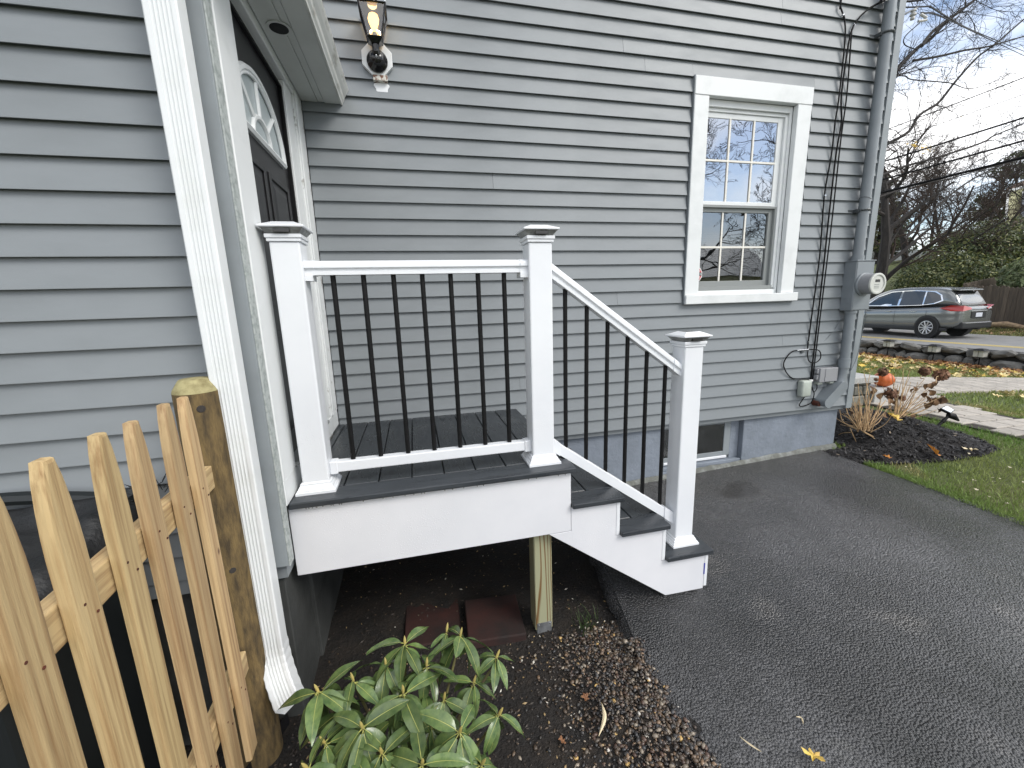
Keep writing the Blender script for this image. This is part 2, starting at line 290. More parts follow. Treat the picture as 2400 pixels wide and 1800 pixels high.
M['frost'] = mat('frosted_fanlight', (.42, .47, .48, 1), .3, (.36, .41, .42, 1), vs=3)
M['door'] = mat('black_door_paint', (.013, .0135, .0145, 1), .38, (.018, .018, .02, 1), vs=9)
M['muntin'] = mat('muntin', (.72, .70, .64, 1), .5)
M['winscreen'] = mat('grey_sash', (.24, .255, .25, 1), .45)
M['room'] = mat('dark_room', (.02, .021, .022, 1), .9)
M['blind'] = mat('pleated_curtain', (.22, .25, .245, 1), .9, (.16, .19, .185, 1), vs=5, stretch=(1, 1, 6))
M['tan_cloth'] = mat('tan_curtain', (.12, .095, .075, 1), .9, (.06, .045, .035, 1), vs=6, stretch=(3, 1, .4))
M['sticker_red'] = mat('sticker_red', (.45, .02, .03, 1), .4)
M['sticker_white'] = mat('sticker_white', (.75, .75, .74, 1), .4)
M['sticker_black'] = mat('sticker_black', (.02, .02, .022, 1), .4)
M['tape'] = mat('blue_tape', (.03, .04, .30, 1), .5)
M['bulb'] = emis('lit_bulb', (1.0, .60, .20, 1), 1.6)
M['insul'] = mat('insulator', (.50, .50, .48, 1), .5)

# ------------------------------------------------------------------ object helpers
ROOTLOC = {}
def empty(name, loc, label=None, cat=None, group=None, kind=None):
    o = bpy.data.objects.new(name, None); COL.objects.link(o); o.empty_display_size = .05
    o.location = loc; ROOTLOC[o.name] = Vector(loc)
    tag(o, label, cat, group, kind); return o
def tag(o, label=None, cat=None, group=None, kind=None):
    if label: o['label'] = label
    if cat: o['category'] = cat
    if group: o['group'] = group
    if kind: o['kind'] = kind
    return o
def put(name, me, parent=None, loc=None, mw_=None):
    o = bpy.data.objects.new(name, me); COL.objects.link(o)
    if parent:
        o.parent = parent
        if parent.type == 'EMPTY': o.matrix_parent_inverse = Matrix.Translation(-ROOTLOC[parent.name])
    if loc is not None: o.location = loc
    if mw_ is not None: o.matrix_basis = mw_
    return o
def mesh(name, v, f, m, smooth=False):
    me = bpy.data.meshes.new(name); me.from_pydata([tuple(a) for a in v], [], f); me.update()
    for mm in (m if isinstance(m, (list, tuple)) else [m]): me.materials.append(mm)
    if smooth: me.polygons.foreach_set('use_smooth', [True] * len(me.polygons))
    return me
class MB:
    def __init__(s): s.v = []; s.f = []; s.mi = []
    def add(s, v, f, k=0):
        n = len(s.v); s.v += [tuple(a) for a in v]; s.f += [tuple(i + n for i in q) for q in f]; s.mi += [k] * len(f); return s
    def box(s, a, b, k=0):
        x0, y0, z0 = a; x1, y1, z1 = b
        return s.add([(x0, y0, z0), (x1, y0, z0), (x1, y1, z0), (x0, y1, z0), (x0, y0, z1), (x1, y0, z1), (x1, y1, z1), (x0, y1, z1)],
                     [(0, 3, 2, 1), (4, 5, 6, 7), (0, 1, 5, 4), (1, 2, 6, 5), (2, 3, 7, 6), (3, 0, 4, 7)], k)
    def prism(s, prof, fn0, fn1, k=0):            # prof list of 2D, fn maps (a,b)->xyz at both ends
        n = len(prof); v = [fn0(*p) for p in prof] + [fn1(*p) for p in prof]
        f = [tuple(range(n))[::-1], tuple(range(n, 2 * n))] + [(i, (i + 1) % n, n + (i + 1) % n, n + i) for i in range(n)]
        return s.add(v, f, k)
    def tube(s, pts, rad, n=8, k=0, cap=True):
        pts = [Vector(p) for p in pts]; m = len(pts)
        if not isinstance(rad, (list, tuple)): rad = [rad] * m
        v = []; f = []; up = None
        for i, p in enumerate(pts):
            t = (pts[min(i + 1, m - 1)] - pts[max(i - 1, 0)])
            t = t.normalized() if t.length > 1e-9 else Vector((0, 0, 1))
            if up is None: up = Vector((0, 0, 1)) if abs(t.z) < .9 else Vector((1, 0, 0))
            a = t.cross(up)
            if a.length < 1e-6: a = t.orthogonal()
            a.normalize(); b = a.cross(t); up = b
            for j in range(n):
                q = 2 * math.pi * j / n; v.append(p + (a * math.cos(q) + b * math.sin(q)) * rad[i])
        for i in range(m - 1):
            for j in range(n):
                f.append((i * n + j, i * n + (j + 1) % n, (i + 1) * n + (j + 1) % n, (i + 1) * n + j))
        if cap: f += [tuple(range(n))[::-1], tuple(range((m - 1) * n, m * n))]
        return s.add(v, f, k)
    def lathe(s, prof, n=24, c=(0, 0, 0), axis='z', k=0):
        v = []; f = []
        for r, h in prof:
            for j in range(n):
                q = 2 * math.pi * j / n; a, b = r * math.cos(q), r * math.sin(q)
                p = (a, b, h) if axis == 'z' else ((a, h, b) if axis == 'y' else (h, a, b))
                v.append((p[0] + c[0], p[1] + c[1], p[2] + c[2]))
        for i in range(len(prof) - 1):
            for j in range(n): f.append((i * n + j, i * n + (j + 1) % n, (i + 1) * n + (j + 1) % n, (i + 1) * n + j))
        f += [tuple(range(n))[::-1], tuple(range((len(prof) - 1) * n, len(prof) * n))]
        return s.add(v, f, k)
    def frustum(s, a0, a1, z0, b0, b1, z1, k=0):   # rect a0(xy)-a1(xy) at z0 to rect b at z1
        v = [(a0[0], a0[1], z0), (a1[0], a0[1], z0), (a1[0], a1[1], z0), (a0[0], a1[1], z0), (b0[0], b0[1], z1), (b1[0], b0[1], z1), (b1[0], b1[1], z1), (b0[0], b1[1], z1)]
        return s.add(v, [(0, 3, 2, 1), (4, 5, 6, 7), (0, 1, 5, 4), (1, 2, 6, 5), (2, 3, 7, 6), (3, 0, 4, 7)], k)
    def build(s, name, m, parent=None, bevel=0, smooth=False, seg=2, loc=None):
        me = mesh(name, s.v, s.f, m, smooth)
        me.polygons.foreach_set('material_index', s.mi)
        bm = bmesh.new(); bm.from_mesh(me)
        bmesh.ops.recalc_face_normals(bm, faces=bm.faces)
        if bevel:
            ed = [e for e in bm.edges if len(e.link_faces) == 2 and e.calc_face_angle(0) > .6]
            bmesh.ops.bevel(bm, geom=ed, offset=bevel, segments=seg, profile=.5, affect='EDGES', clamp_overlap=True)
        bm.to_mesh(me); bm.free()
        if smooth:
            me.polygons.foreach_set('use_smooth', [True] * len(me.polygons))
            try: me.set_sharp_from_angle(angle=R_(38))
            except Exception: pass
        return put(name, me, parent, loc)
def box(name, a, b, m, parent=None, bevel=.002, seg=1):
    lo = tuple(min(p, q) for p, q in zip(a, b)); hi = tuple(max(p, q) for p, q in zip(a, b))
    return MB().box(lo, hi).build(name, m, parent, bevel, seg=seg)
def yprism(name, prof, y0, y1, m, parent=None, bevel=0):   # prof in (x,z)
    return MB().prism(prof, lambda a, b: (a, y0, b), lambda a, b: (a, y1, b)).build(name, m, parent, bevel)
def xprism(name, prof, x0, x1, m, parent=None, bevel=0, smooth=False):   # prof in (y,z)
    return MB().prism(prof, lambda a, b: (x0, a, b), lambda a, b: (x1, a, b)).build(name, m, parent, bevel, smooth=smooth)
def zprism(name, prof, z0, z1, m, parent=None, bevel=0):   # prof in (x,y)
    return MB().prism(prof, lambda a, b: (a, b, z0), lambda a, b: (a, b, z1)).build(name, m, parent, bevel)
def bez(p, n=14):                                # smooth curve through points (catmull-rom)
    p = [Vector(a) for a in p]; q = [p[0] * 2 - p[1]] + p + [p[-1] * 2 - p[-2]]; o = []
    for i in range(1, len(q) - 2):
        for k in range(n):
            t = k / n; a, b, c, d = q[i - 1], q[i], q[i + 1], q[i + 2]
            o.append(.5 * ((2 * b) + (c - a) * t + (2 * a - 5 * b + 4 * c - d) * t * t + (3 * b - a - 3 * c + d) * t ** 3))
    return o + [p[-1]]
def sheet(name, poly, m, off, step=.25, hfun=ground, kind='structure', extra=None, parent=None):
    # a ground sheet over polygon poly (xy) following the ground, cut from a grid, with thickness-less surface
    bm = bmesh.new()
    xs = [p[0] for p in poly]; ys = [p[1] for p in poly]
    vs = [bm.verts.new((p[0], p[1], 0)) for p in poly]; bm.faces.new(vs)
    for ax, lo_, hi_ in ((0, min(xs), max(xs)), (1, min(ys), max(ys))):
        n = max(1, int((hi_ - lo_) / step))
        for i in range(1, n):
            c = lo_ + (hi_ - lo_) * i / n; no = (1, 0, 0) if ax == 0 else (0, 1, 0); co = (c, 0, 0) if ax == 0 else (0, c, 0)
            bmesh.ops.bisect_plane(bm, geom=bm.verts[:] + bm.edges[:] + bm.faces[:], plane_co=co, plane_no=no)
    for v in bm.verts:
        v.co.z = hfun(v.co.x, v.co.y) + off + (extra(v.co.x, v.co.y) if extra else 0)
    bmesh.ops.recalc_face_normals(bm, faces=bm.faces)
    for f in bm.faces:
        if f.normal.z < 0: f.normal_flip()
        f.smooth = True
    me = bpy.data.meshes.new(name); bm.to_mesh(me); bm.free(); me.materials.append(m)
    o = put(name, me, parent)
    if kind: o['kind'] = kind
    return o
def inpoly(x, y, poly):
    c = False; j = len(poly) - 1
    for i in range(len(poly)):
        a, b = poly[i], poly[j]
        if (a[1] > y) != (b[1] > y) and x < (b[0] - a[0]) * (y - a[1]) / (b[1] - a[1]) + a[0]: c = not c
        j = i
    return c
def colmesh(name, v, f, cols, m, smooth=False):   # mesh with a per-face colour attribute called col
    me = mesh(name, v, f, m, smooth)
    at_ = me.attributes.new('col', 'FLOAT_COLOR', 'FACE'); at_.data.foreach_set('color', np.array(cols, dtype=np.float32).ravel()); return me

# ================================================================== THE SETTING
def g_base(x, y):                                # turf lies at ground level, and drops away under the drive and the beds by the porch
    return ground(x, y) - .012 - .22 * (1 - sstep(3.34, 3.5, x)) * (1 if y < 2.9 else 1)
def big_ground():
    xs = np.unique(np.concatenate([np.arange(-60, -6, 6), np.arange(-6, 3.2, .6), np.arange(3.2, 3.6, .04), np.arange(3.6, 14, .35), np.arange(14, 40, 1.0), np.arange(40, 150, 10)]))
    ys = np.unique(np.concatenate([np.arange(-60, -6, 6), np.arange(-6, 14, .6), np.arange(14, 44, 1.5), np.arange(44, 160, 10)]))
    v = [(x, y, g_base(x, y)) for y in ys for x in xs]; n = len(xs)
    f = [(j * n + i, j * n + i + 1, (j + 1) * n + i + 1, (j + 1) * n + i) for j in range(len(ys) - 1) for i in range(n - 1)]
    return tag(put('lawn', mesh('lawn', v, f, M['turf'], True)), kind='structure')
big_ground()

EDGE = [on_g(*p) for p in ((1464, 1448), (1486, 1507), (1518, 1572), (1551, 1627), (1590, 1688), (1624, 1735), (1674, 1800))]
edge_xy = [(p.x, p.y) for p in EDGE]
dx, dy = edge_xy[-1][0] - edge_xy[-3][0], edge_xy[-1][1] - edge_xy[-3][1]
k = (-16 - edge_xy[-1][1]) / min(dy, -.05)
drive_poly = [(1.02, 2.735), (.98, 2.1), (.93, 1.75)] + edge_xy + [(edge_xy[-1][0] - .12, .55), (edge_xy[-1][0] - .2, 0), (edge_xy[-1][0] - .3, -2), (edge_xy[-1][0] - .3, -16), (3.52, -16), (3.52, -3), (3.54, 1.2), (3.515, 1.7), (3.49, 2.1), (3.455, 2.4), (3.46, 2.6), (3.42, 2.735)]
def drive_wave(x, y): return .006 * mnoise.noise((x * 1.3, y * 1.3, 0)) + .004 * mnoise.noise((x * 4, y * 4, 3))
sheet('driveway', drive_poly, M['asphalt'], 0.0, .16, extra=drive_wave)
# the rough broken lip of the asphalt along the planting bed
lip = MB()
dl = [(.98, 2.1), (.93, 1.75)] + edge_xy + [(edge_xy[-1][0] - .12, .55), (edge_xy[-1][0] - .2, 0), (edge_xy[-1][0] - .3, -2)]
pl = []
for i in range(len(dl) - 1):
    for q in range(10):
        t = q / 10; x = dl[i][0] * (1 - t) + dl[i + 1][0] * t; y = dl[i][1] * (1 - t) + dl[i + 1][1] * t
        pl.append((x + .012 * mnoise.noise((x * 20, y * 20, 0)), y))
v = []
for x, y in pl:
    z = ground(x, y); j = .02 * mnoise.noise((x * 9, y * 9, 5))
    v += [(x + .015, y, z + drive_wave(x, y) + .001), (x - .018 + j, y, z - .014), (x - .035 + j, y, z - .06)]
f = [(3 * i + a, 3 * i + a + 1, 3 * i + a + 4, 3 * i + a + 3) for i in range(len(pl) - 1) for a in (0, 1)]
tag(put('driveway_edge', mesh('driveway_edge', v, f, M['asphalt'], True)), kind='structure')

edge_line = [(.93, 1.75)] + edge_xy + [(edge_xy[-1][0] - .12, .55), (edge_xy[-1][0] - .2, 0)]
ey = np.array([p[1] for p in edge_line])[::-1]; ex = np.array([p[0] for p in edge_line])[::-1]
def edge_x(y): return float(np.interp(y, ey, ex))
def soil_h(x, y):
    dx_ = edge_x(min(max(y, 0), 1.75)) - x
    lift = .052 * (1 - sstep(.02, .42, dx_)) * (1 - sstep(1.35, 1.6, y))
    return lift - .062 + .018 * mnoise.noise((x * 3, y * 3, 1)) + .012 * mnoise.noise((x * 9, y * 9, 2)) + .03 * math.exp(-((x + .1) ** 2 + (y - .95) ** 2) / .1)
def soil_z(x, y): return max(-.16, min(ground(x, y), .06)) + soil_h(x, y)
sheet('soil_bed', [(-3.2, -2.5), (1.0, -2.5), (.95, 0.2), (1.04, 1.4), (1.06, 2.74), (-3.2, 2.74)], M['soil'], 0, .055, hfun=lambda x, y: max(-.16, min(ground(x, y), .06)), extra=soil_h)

# mulch bed round the house corner
bed_poly = [(3.37, 2.70), (3.40, 2.56), (3.47, 2.42), (3.72, 2.30), (4.1, 2.2), (4.45, 2.17), (4.72, 2.22), (4.86, 2.40), (4.95, 2.62), (5.0, 2.9), (4.9, 3.3), (4.7, 3.75), (3.72, 3.75), (3.70, 2.70)]
def bed_h(x, y):
    d = 1e9
    for i in range(len(bed_poly)):
        a = Vector(bed_poly[i]); b = Vector(bed_poly[(i + 1) % len(bed_poly)]); p = Vector((x, y)); ab_ = b - a
        t = max(0, min(1, (p - a).dot(ab_) / ab_.length_squared)); d = min(d, (p - a - ab_ * t).length)
    return .13 * sstep(0, .5, d) + .012 * mnoise.noise((x * 9, y * 9, 0)) + .012 * mnoise.noise((x * 25, y * 25, 0)) - .004
sheet('mulch_bed', bed_poly, M['mulch'], 0, .045, extra=bed_h)

# street
for nm, x0, x1, m, o in (('road', 13.8, 21.5, M['road'], .012),):
    sheet(nm, [(x0, -60), (x1, -60), (x1, 90), (x0, 90)], m, o, 3.0)
for nm, xx in (('road_marking', 17.35), ('road_marking', 17.57)):
    sheet(nm, [(xx, -60), (xx + .11, -60), (xx + .11, 90), (xx, 90)], M['yellow_line'], .017, 4.0)

# ================================================================== THE HOUSE
house = empty('house', (1.5, 2.8, .1), 'grey clapboard house with white window trim, blue-grey foundation and a low wing at left', 'house')
YW = 2.712; EXP = .0926
def sheathing(name, boxes, m=M['siding']):
    b = MB()
    for a, c in boxes: b.box(a, c)
    return b.build(name, m, house)
# main wall toward the driveway, with the window opening
main_wall = sheathing('main_wall', [((-.60, YW, .50), (2.045, YW + .12, 6.2)), ((2.81, YW, .50), (3.62, YW + .12, 6.2)), ((2.045, YW, .50), (2.81, YW + .12, 1.50)), ((2.045, YW, 2.85), (2.81, YW + .12, 6.2))])
street_wall = sheathing('street_wall', [((3.50, YW + .121, .50), (3.62, 9.0, 6.2))])
back_wall = sheathing('back_wall', [((-3.2, 9.0, .1), (3.62, 9.12, 6.2)), ((-3.3, 1.56, .5), (-3.201, 9.12, 6.2)), ((-3.2, YW, 2.9), (-.601, YW + .12, 6.2))])
sheathing('main_roof', [((-3.6, 2.2, 6.2), (4.0, 9.5, 6.4))], M['roof'])
CLAP = {}
def clap_mesh(axis, L, exp):
    key = (axis, round(L, 4), exp)
    if key not in CLAP:
        pr = [(-.0225, 0.0), (-.0225, .002), (-.0040, exp + .010), (0.0, exp + .010), (0, .007), (-.017, .007), (-.0185, 0.0)]
        b = MB()
        if axis == 'x': b.prism(pr, lambda a, c: (0, a, c), lambda a, c: (L, a, c))
        else: b.prism(pr, lambda a, c: (-a, 0, c), lambda a, c: (-a, L, c))
        me = mesh('clapboard', b.v, b.f, M['siding']); bm = bmesh.new(); bm.from_mesh(me); bmesh.ops.recalc_face_normals(bm, faces=bm.faces); bm.to_mesh(me); bm.free()
        CLAP[key] = me
    return CLAP[key]
def clap_row(parent, axis, a0, a1, plane, z, joints=(), tilt=0):
    cuts = [a0] + [j for j in sorted(joints) if a0 + .1 < j < a1 - .1] + [a1]
    for i in range(len(cuts) - 1):
        s0, s1 = cuts[i] + (.0008 if i else 0), cuts[i + 1] - (.0008 if i < len(cuts) - 2 else 0)
        o = put('clapboard', clap_mesh(axis, s1 - s0, EXP), parent, (s0, plane, z) if axis == 'x' else (plane, s0, z))
rj = random.Random(3)
z0 = 1.841 - 14 * EXP
fixed = {}                                      # visible butt joints
for i in range(36):
    z = z0 + i * EXP - .005
    js = [rj.uniform(-.3, 3.5)]
    if abs(z - 2.99) < .1: js = [1.42]
    if abs(z - 3.35) < .12: js = [2.60]
    if 1.5 < z + EXP and z < 2.955:
        zb = z + EXP
        clap_row(main_wall, 'x', -.508, 1.932, YW, z, [rj.uniform(.2, 1.8)] if rj.random() < .25 else [])
        clap_row(main_wall, 'x', 2.938, 3.612, YW, z)
        if z + EXP > 2.945: clap_row(main_wall, 'x', 1.9328, 2.9372, YW, z)
        if z < 1.440:
            hh_ = 1.4515 - z - .010
            put('clapboard', clap_mesh('x', 1.0044, hh_), main_wall, (1.9328, YW, z))
    else:
        clap_row(main_wall, 'x', -.508, 3.612, YW, z, js if rj.random() < .6 or len(js) and js[0] in (1.42, 2.60) else [])
for i in range(36):
    clap_row(street_wall, 'y', YW + .02, 8.9, 3.62, z0 + i * EXP - .005, [rj.uniform(4, 8)])
# trim at the street corner
yprism('corner_board', [(3.61, .512), (3.655, .512), (3.655, 6.2), (3.61, 6.2)], YW - .028, YW - .0005, M['grey_trim'], house, .002)
xprism('corner_board', [(YW - .026, .512), (YW + .10, .512), (YW + .10, 6.2), (YW - .026, 6.2)], 3.6552, 3.674, M['grey_trim'], house, .002)
# foundation with the basement window opening
YF = 2.742
fd = MB()
for a, c in (((-.6, -.3), (1.842, .515)), ((2.618, -.3), (3.60, .515)), ((1.842, -.3), (2.618, .118)), ((1.842, .492), (2.618, .515))):
    fd.box((a[0], YF, a[1]), (c[0], YF + .25, c[1]))
fd.box((3.36, YF + .251, -.3), (3.60, 9.0, .515))
foundation = fd.build('foundation', M['found'], house, .006)
def ledge_pt(x): return .012 * mnoise.noise((x * 5, 0, 0)) + .006 * mnoise.noise((x * 17, 3, 0))
lv = []; lf = []; nx = 90
for i in range(nx + 1):
    x = 1.0 + (3.605 - 1.0) * i / nx; g = ground(x, YF)
    lv += [(x, YF - .003, g + .030 + ledge_pt(x)), (x, YF - .022 - .8 * ledge_pt(x + 9), g + .018 + ledge_pt(x + 3)), (x, YF - .034 - ledge_pt(x + 5), g - .03)]
lf = [(3 * i + a, 3 * i + a + 1, 3 * i + a + 4, 3 * i + a + 3) for i in range(nx) for a in (0, 1)]
put('foundation_parging', mesh('foundation_parging', lv, lf, mat('rough_parging', (.13, .135, .12, 1), .9, (.25, .26, .25, 1), vs=14, lo=.45, hi=.7, bump=.8, bs=40, bdist=.01), True), house)
# basement window
bw = box('basement_window', (1.846, YF + .060, .150), (2.614, YF + .075, .490), M['winscreen'], house, .001)
box('sill', (1.846, YF + .006, .119), (2.614, YF + .10, .149), M['found'], bw, .003)
b = MB(); b.box((1.846, YF + .045, .178), (1.90, YF + .0595, .488)).box((2.47, YF + .045, .178), (2.53, YF + .0595, .488)).box((1.90, YF + .045, .46), (2.47, YF + .0595, .488)).box((1.90, YF + .045, .178), (2.47, YF + .0595, .215)); b.box((2.16, YF + .047, .215), (2.19, YF + .0595, .46))
b.build('frame', M['grey_trim'], bw, .002)
box('bottom_rail', (1.90, YF + .036, .158), (2.50, YF + .0595, .1775), M['white'], bw, .002)
box('side_panel', (2.531, YF + .046, .15), (2.6135, YF + .0595, .4885), M['found'], bw, .001)
cv = []; cf = []
for i in range(61):
    x = 1.86 + .66 * i / 60; d_ = .007 * math.sin(i * .9 + math.sin(i * .37) * 2)
    cv += [(x, YF + .0560 + d_ * .25, .2), (x + .02 * math.sin(i * .5), YF + .0560 + d_ * .25, .475)]
cf = [(2 * i, 2 * i + 2, 2 * i + 3, 2 * i + 1) for i in range(60)]
put('curtain', mesh('curtain', cv, cf, M['tan_cloth'], True), bw)
box('pane', (1.9005, YF + .0505, .2155), (2.4695, YF + .0515, .4595), M['glass_low'], bw, 0)

# ------------------------------------------------ the double-hung window
win = box('window', (2.046, YW + .085, 1.515), (2.81, YW + .11, 1.54), M['trim'], house, .001)
FY = YW - .029
box('casing', (1.948, FY, 1.5172), (2.062, YW + .012, 2.839), M['trim'], win, .003)
box('casing', (2.800, FY, 1.5172), (2.922, YW + .012, 2.839), M['trim'], win, .003)
box('head_casing', (1.948, FY - .002, 2.8402), (2.924, YW + .012, 2.955), M['trim'], win, .003)
box('sill', (1.944, FY - .022, 1.452), (2.948, YW + .085, 1.5165), M['trim'], win, .004)
box('drip_cap', (1.940, FY - .004, 1.452), (1.9435, YW, 2.955), M['grey_trim'], win, 0)
b = MB()
b.box((2.0622, YW + .013, 1.517), (2.0765, YW + .09, 2.8395)).box((2.776, YW + .013, 1.517), (2.7998, YW + .09, 2.8395)).box((2.0765, YW + .013, 2.795), (2.776, YW + .09, 2.8395)).box((2.0765, YW + .006, 1.517), (2.776, YW + .09, 1.548))
b.build('jamb', M['trim'], win, .002)
b = MB(); b.box((2.0765, YW + .03, 2.772), (2.776, YW + .06, 2.7945)).box((2.752, YW + .022, 1.56), (2.7755, YW + .06, 2.772)).box((2.0767, YW + .022, 1.56), (2.082, YW + .06, 2.772))
b.build('track', M['trim'], win, .002)
# upper sash
us = MB(); U0, U1, V0, V1 = 2.0822, 2.7515, 2.160, 2.7715
us.box((U0, YW + .040, V0), (U0 + .012, YW + .062, V1)).box((U1 - .045, YW + .040, V0), (U1, YW + .062, V1)).box((U0 + .012, YW + .040, V1 - .035), (U1 - .045, YW + .062, V1)).box((U0 + .012, YW + .034, V0), (U1 - .045, YW + .062, V0 + .026))
usash = us.build('upper_sash', M['trim'], win, .0025)
gx0, gx1, gz0, gz1 = U0 + .012, U1 - .045, V0 + .026, V1 - .035
def lights(sash, gx0, gx1, gz0, gz1, yy, gm):
    w3 = (gx1 - gx0) / 3; h2 = (gz1 - gz0) / 2
    for i in range(3):
        for j in range(2):
            put('pane', mesh('pane', [(gx0 + i * w3 + .0004, yy, gz0 + j * h2 + .0004), (gx0 + (i + 1) * w3 - .0004, yy, gz0 + j * h2 + .0004), (gx0 + (i + 1) * w3 - .0004, yy, gz0 + (j + 1) * h2 - .0004), (gx0 + i * w3 + .0004, yy, gz0 + (j + 1) * h2 - .0004)], [(0, 1, 2, 3)], gm), sash)
    for i in (1, 2): box('muntin', (gx0 + i * w3 - .007, yy - .007, gz0), (gx0 + i * w3 + .007, yy - .001, gz1), M['muntin'], sash, .001)
    box('muntin', (gx0, yy - .008, gz0 + h2 - .007), (gx1, yy - .0005, gz0 + h2 + .007), M['muntin'], sash, .001)
lights(usash, gx0, gx1, gz0, gz1, YW + .046, M['glass_up'])
# lower sash sits behind a grey screen frame
ls = MB(); A0, A1, B0, B1 = 2.0822, 2.7515, 1.549, 2.1595
ls.box((A0, YW + .050, B0 + .03), (A0 + .016, YW + .082, B1)).box((A1 - .05, YW + .050, B0 + .03), (A1, YW + .082, B1)).box((A0 + .016, YW + .050, B1 - .045), (A1 - .05, YW + .082, B1)).box((A0 + .016, YW + .050, B0 + .03), (A1 - .05, YW + .082, B0 + .07))
lsash = ls.build('lower_sash', M['winscreen'], win, .002)
b = MB(); b.box((A0, YW + .012, B0), (A1, YW + .049, B0 + .029)).box((A0, YW + .030, B0 + .0295), (A0 + .008, YW + .0495, B1 - .002)).box((A1 - .014, YW + .030, B0 + .0295), (A1, YW + .0495, B1 - .002)).box((A0 + .008, YW + .030, B1 - .016), (A1 - .014, YW + .0495, B1 - .002))
b.build('screen_frame', M['winscreen'], win, .0015)
lights(lsash, A0 + .016, A1 - .05, B0 + .07, B1 - .045, YW + .062, M['glass_low'])
# what is behind the glass
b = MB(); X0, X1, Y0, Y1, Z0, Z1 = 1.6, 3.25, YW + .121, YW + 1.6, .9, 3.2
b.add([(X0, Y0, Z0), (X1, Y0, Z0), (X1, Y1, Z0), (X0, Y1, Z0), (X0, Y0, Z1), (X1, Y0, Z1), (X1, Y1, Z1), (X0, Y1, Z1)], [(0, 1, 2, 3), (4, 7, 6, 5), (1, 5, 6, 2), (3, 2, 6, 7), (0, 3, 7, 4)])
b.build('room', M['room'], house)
cv = []; cf = []
for i in range(60):
    z = 1.53 + .44 * i / 59; y = YW + .155 + .008 * (i % 2)
    cv += [(2.05, y, z), (2.72, y, z)]
cf = [(2 * i, 2 * i + 1, 2 * i + 3, 2 * i + 2) for i in range(59)]
put('window_blind', mesh('window_blind', cv, cf, M['blind']), win)
# octagonal security sticker inside the lower corner of the glass
stk = put('sticker', mesh('sticker', [(2.119 + .034 * 1.09 * math.cos(R_(22.5 + 45 * i)), YW + .0612, 1.672 + .048 * 1.09 * math.sin(R_(22.5 + 45 * i))) for i in range(8)], [tuple(range(8))], M['sticker_white']), win)
put('sticker_field', mesh('sf', [(2.119 + .029 * 1.09 * math.cos(R_(22.5 + 45 * i)), YW + .0608, 1.672 + .042 * 1.09 * math.sin(R_(22.5 + 45 * i))) for i in range(8)], [tuple(range(8))], M['sticker_red']), stk)
box('sticker_band', (2.090, YW + .0602, 1.661), (2.148, YW + .0606, 1.686), M['sticker_black'], stk, 0)
def text3d(name, s, size, loc, rot, m, parent, ext=.0004):
    cu = bpy.data.curves.new(name, 'FONT'); cu.body = s; cu.size = size; cu.extrude = ext; cu.align_x = 'CENTER'; cu.align_y = 'CENTER'
    o = bpy.data.objects.new(name, cu); dg = bpy.context.evaluated_depsgraph_get(); COL.objects.link(o); dg.update()
    me = bpy.data.meshes.new_from_object(o.evaluated_get(bpy.context.evaluated_depsgraph_get())); bpy.data.objects.remove(o)
    me.materials.append(m); me.transform(Matrix.Translation(loc) @ rot)
    return put(name, me, parent)
text3d('sticker_lettering', 'TECO', .0235, Vector((2.121, YW + .0597, 1.6735)), Matrix.Rotation(R_(90), 4, 'X'), M['sticker_white'], stk)
for zz in (1.700, 1.6935, 1.655, 1.648, 1.641): box('sticker_stripe', (2.10, YW + .0604, zz), (2.138, YW + .0606, zz + .0026), M['sticker_white'], stk, 0)

# ------------------------------------------------ the wing at left (wall parallel to the main one, nearer)
YA = 1.556; XC = -.512
wing_wall = sheathing('wing_wall', [((-3.2, YA, .50), (-.54, YA + .12, 2.9))])
for i in range(27):
    z = 2.330 - (i - 4) * .0925 - .004
    if z < .50 or z > 2.8: continue
    clap_row(wing_wall, 'x', -3.18, -.621, YA, z, [rj.uniform(-2.6, -1.6)] if rj.random() < .5 else [])
clap_row(wing_wall, 'x', -3.18, -.621, YA, .515)
box('corner_board', (-.620, YA - .028, .562), (-.522, YA + .012, 2.62), M['grey_trim'], house, .003)
box('corner_board', (-.5215, YA - .027, .562), (-.5165, YA + .022, 2.62), M['mottle'], house, .001)
box('wing_foundation', (-3.2, YA + .02, -.4), (-.56, YA + .30, .4995), M['block'], house, .003)
box('wing_foundation', (-.84, YA + .301, -.4), (-.545, YW, .4995), M['block'], house, .003)
box('foundation_joint', (-.5448, YA + .35, .135), (-.5435, YW - .01, .145), M['block'], house, 0)
# door wall, perpendicular, facing the porch
door_wall = sheathing('door_wall', [((-.66, YA + .125, .50), (-.556, 1.735, 2.9)), ((-.66, 2.392, .50), (-.556, YW - .001, 2.9)), ((-.66, 1.735, 2.56), (-.556, 2.392, 2.9)), ((-.66, 1.735, .50), (-.556, 2.392, .868))], M['trim'])
box('casing', (-.5555, 1.5785, .876), (XC, 1.738, 2.585), M['trim'], door_wall, .003)
box('casing', (-.5555, 2.388, .876), (XC - .010, 2.520, 2.585), M['trim'], door_wall, .003)
box('casing', (-.5555, 2.5205, .876), (XC, 2.6975, 2.585), M['peel'], door_wall, .004)
box('head_casing', (-.5555, 1.60, 2.5855), (XC, 2.6975, 2.66), M['trim'], door_wall, .003)
box('backband', (XC, 2.53, .88), (XC + .008, 2.575, 2.60), M['trim'], door_wall, .002)
box('skirt_board', (-.5555, 1.5785, .779), (XC - .002, 2.6975, .8755), M['trim'], door_wall, .002)
box('threshold', (-.60, 1.739, .8757), (XC + .012, 2.3875, .893), M['winscreen'], door_wall, .003)
DX = -.548
door = box('door', (DX - .045, 1.742, .894), (DX, 2.384, 2.556), M['door'], house, .002)
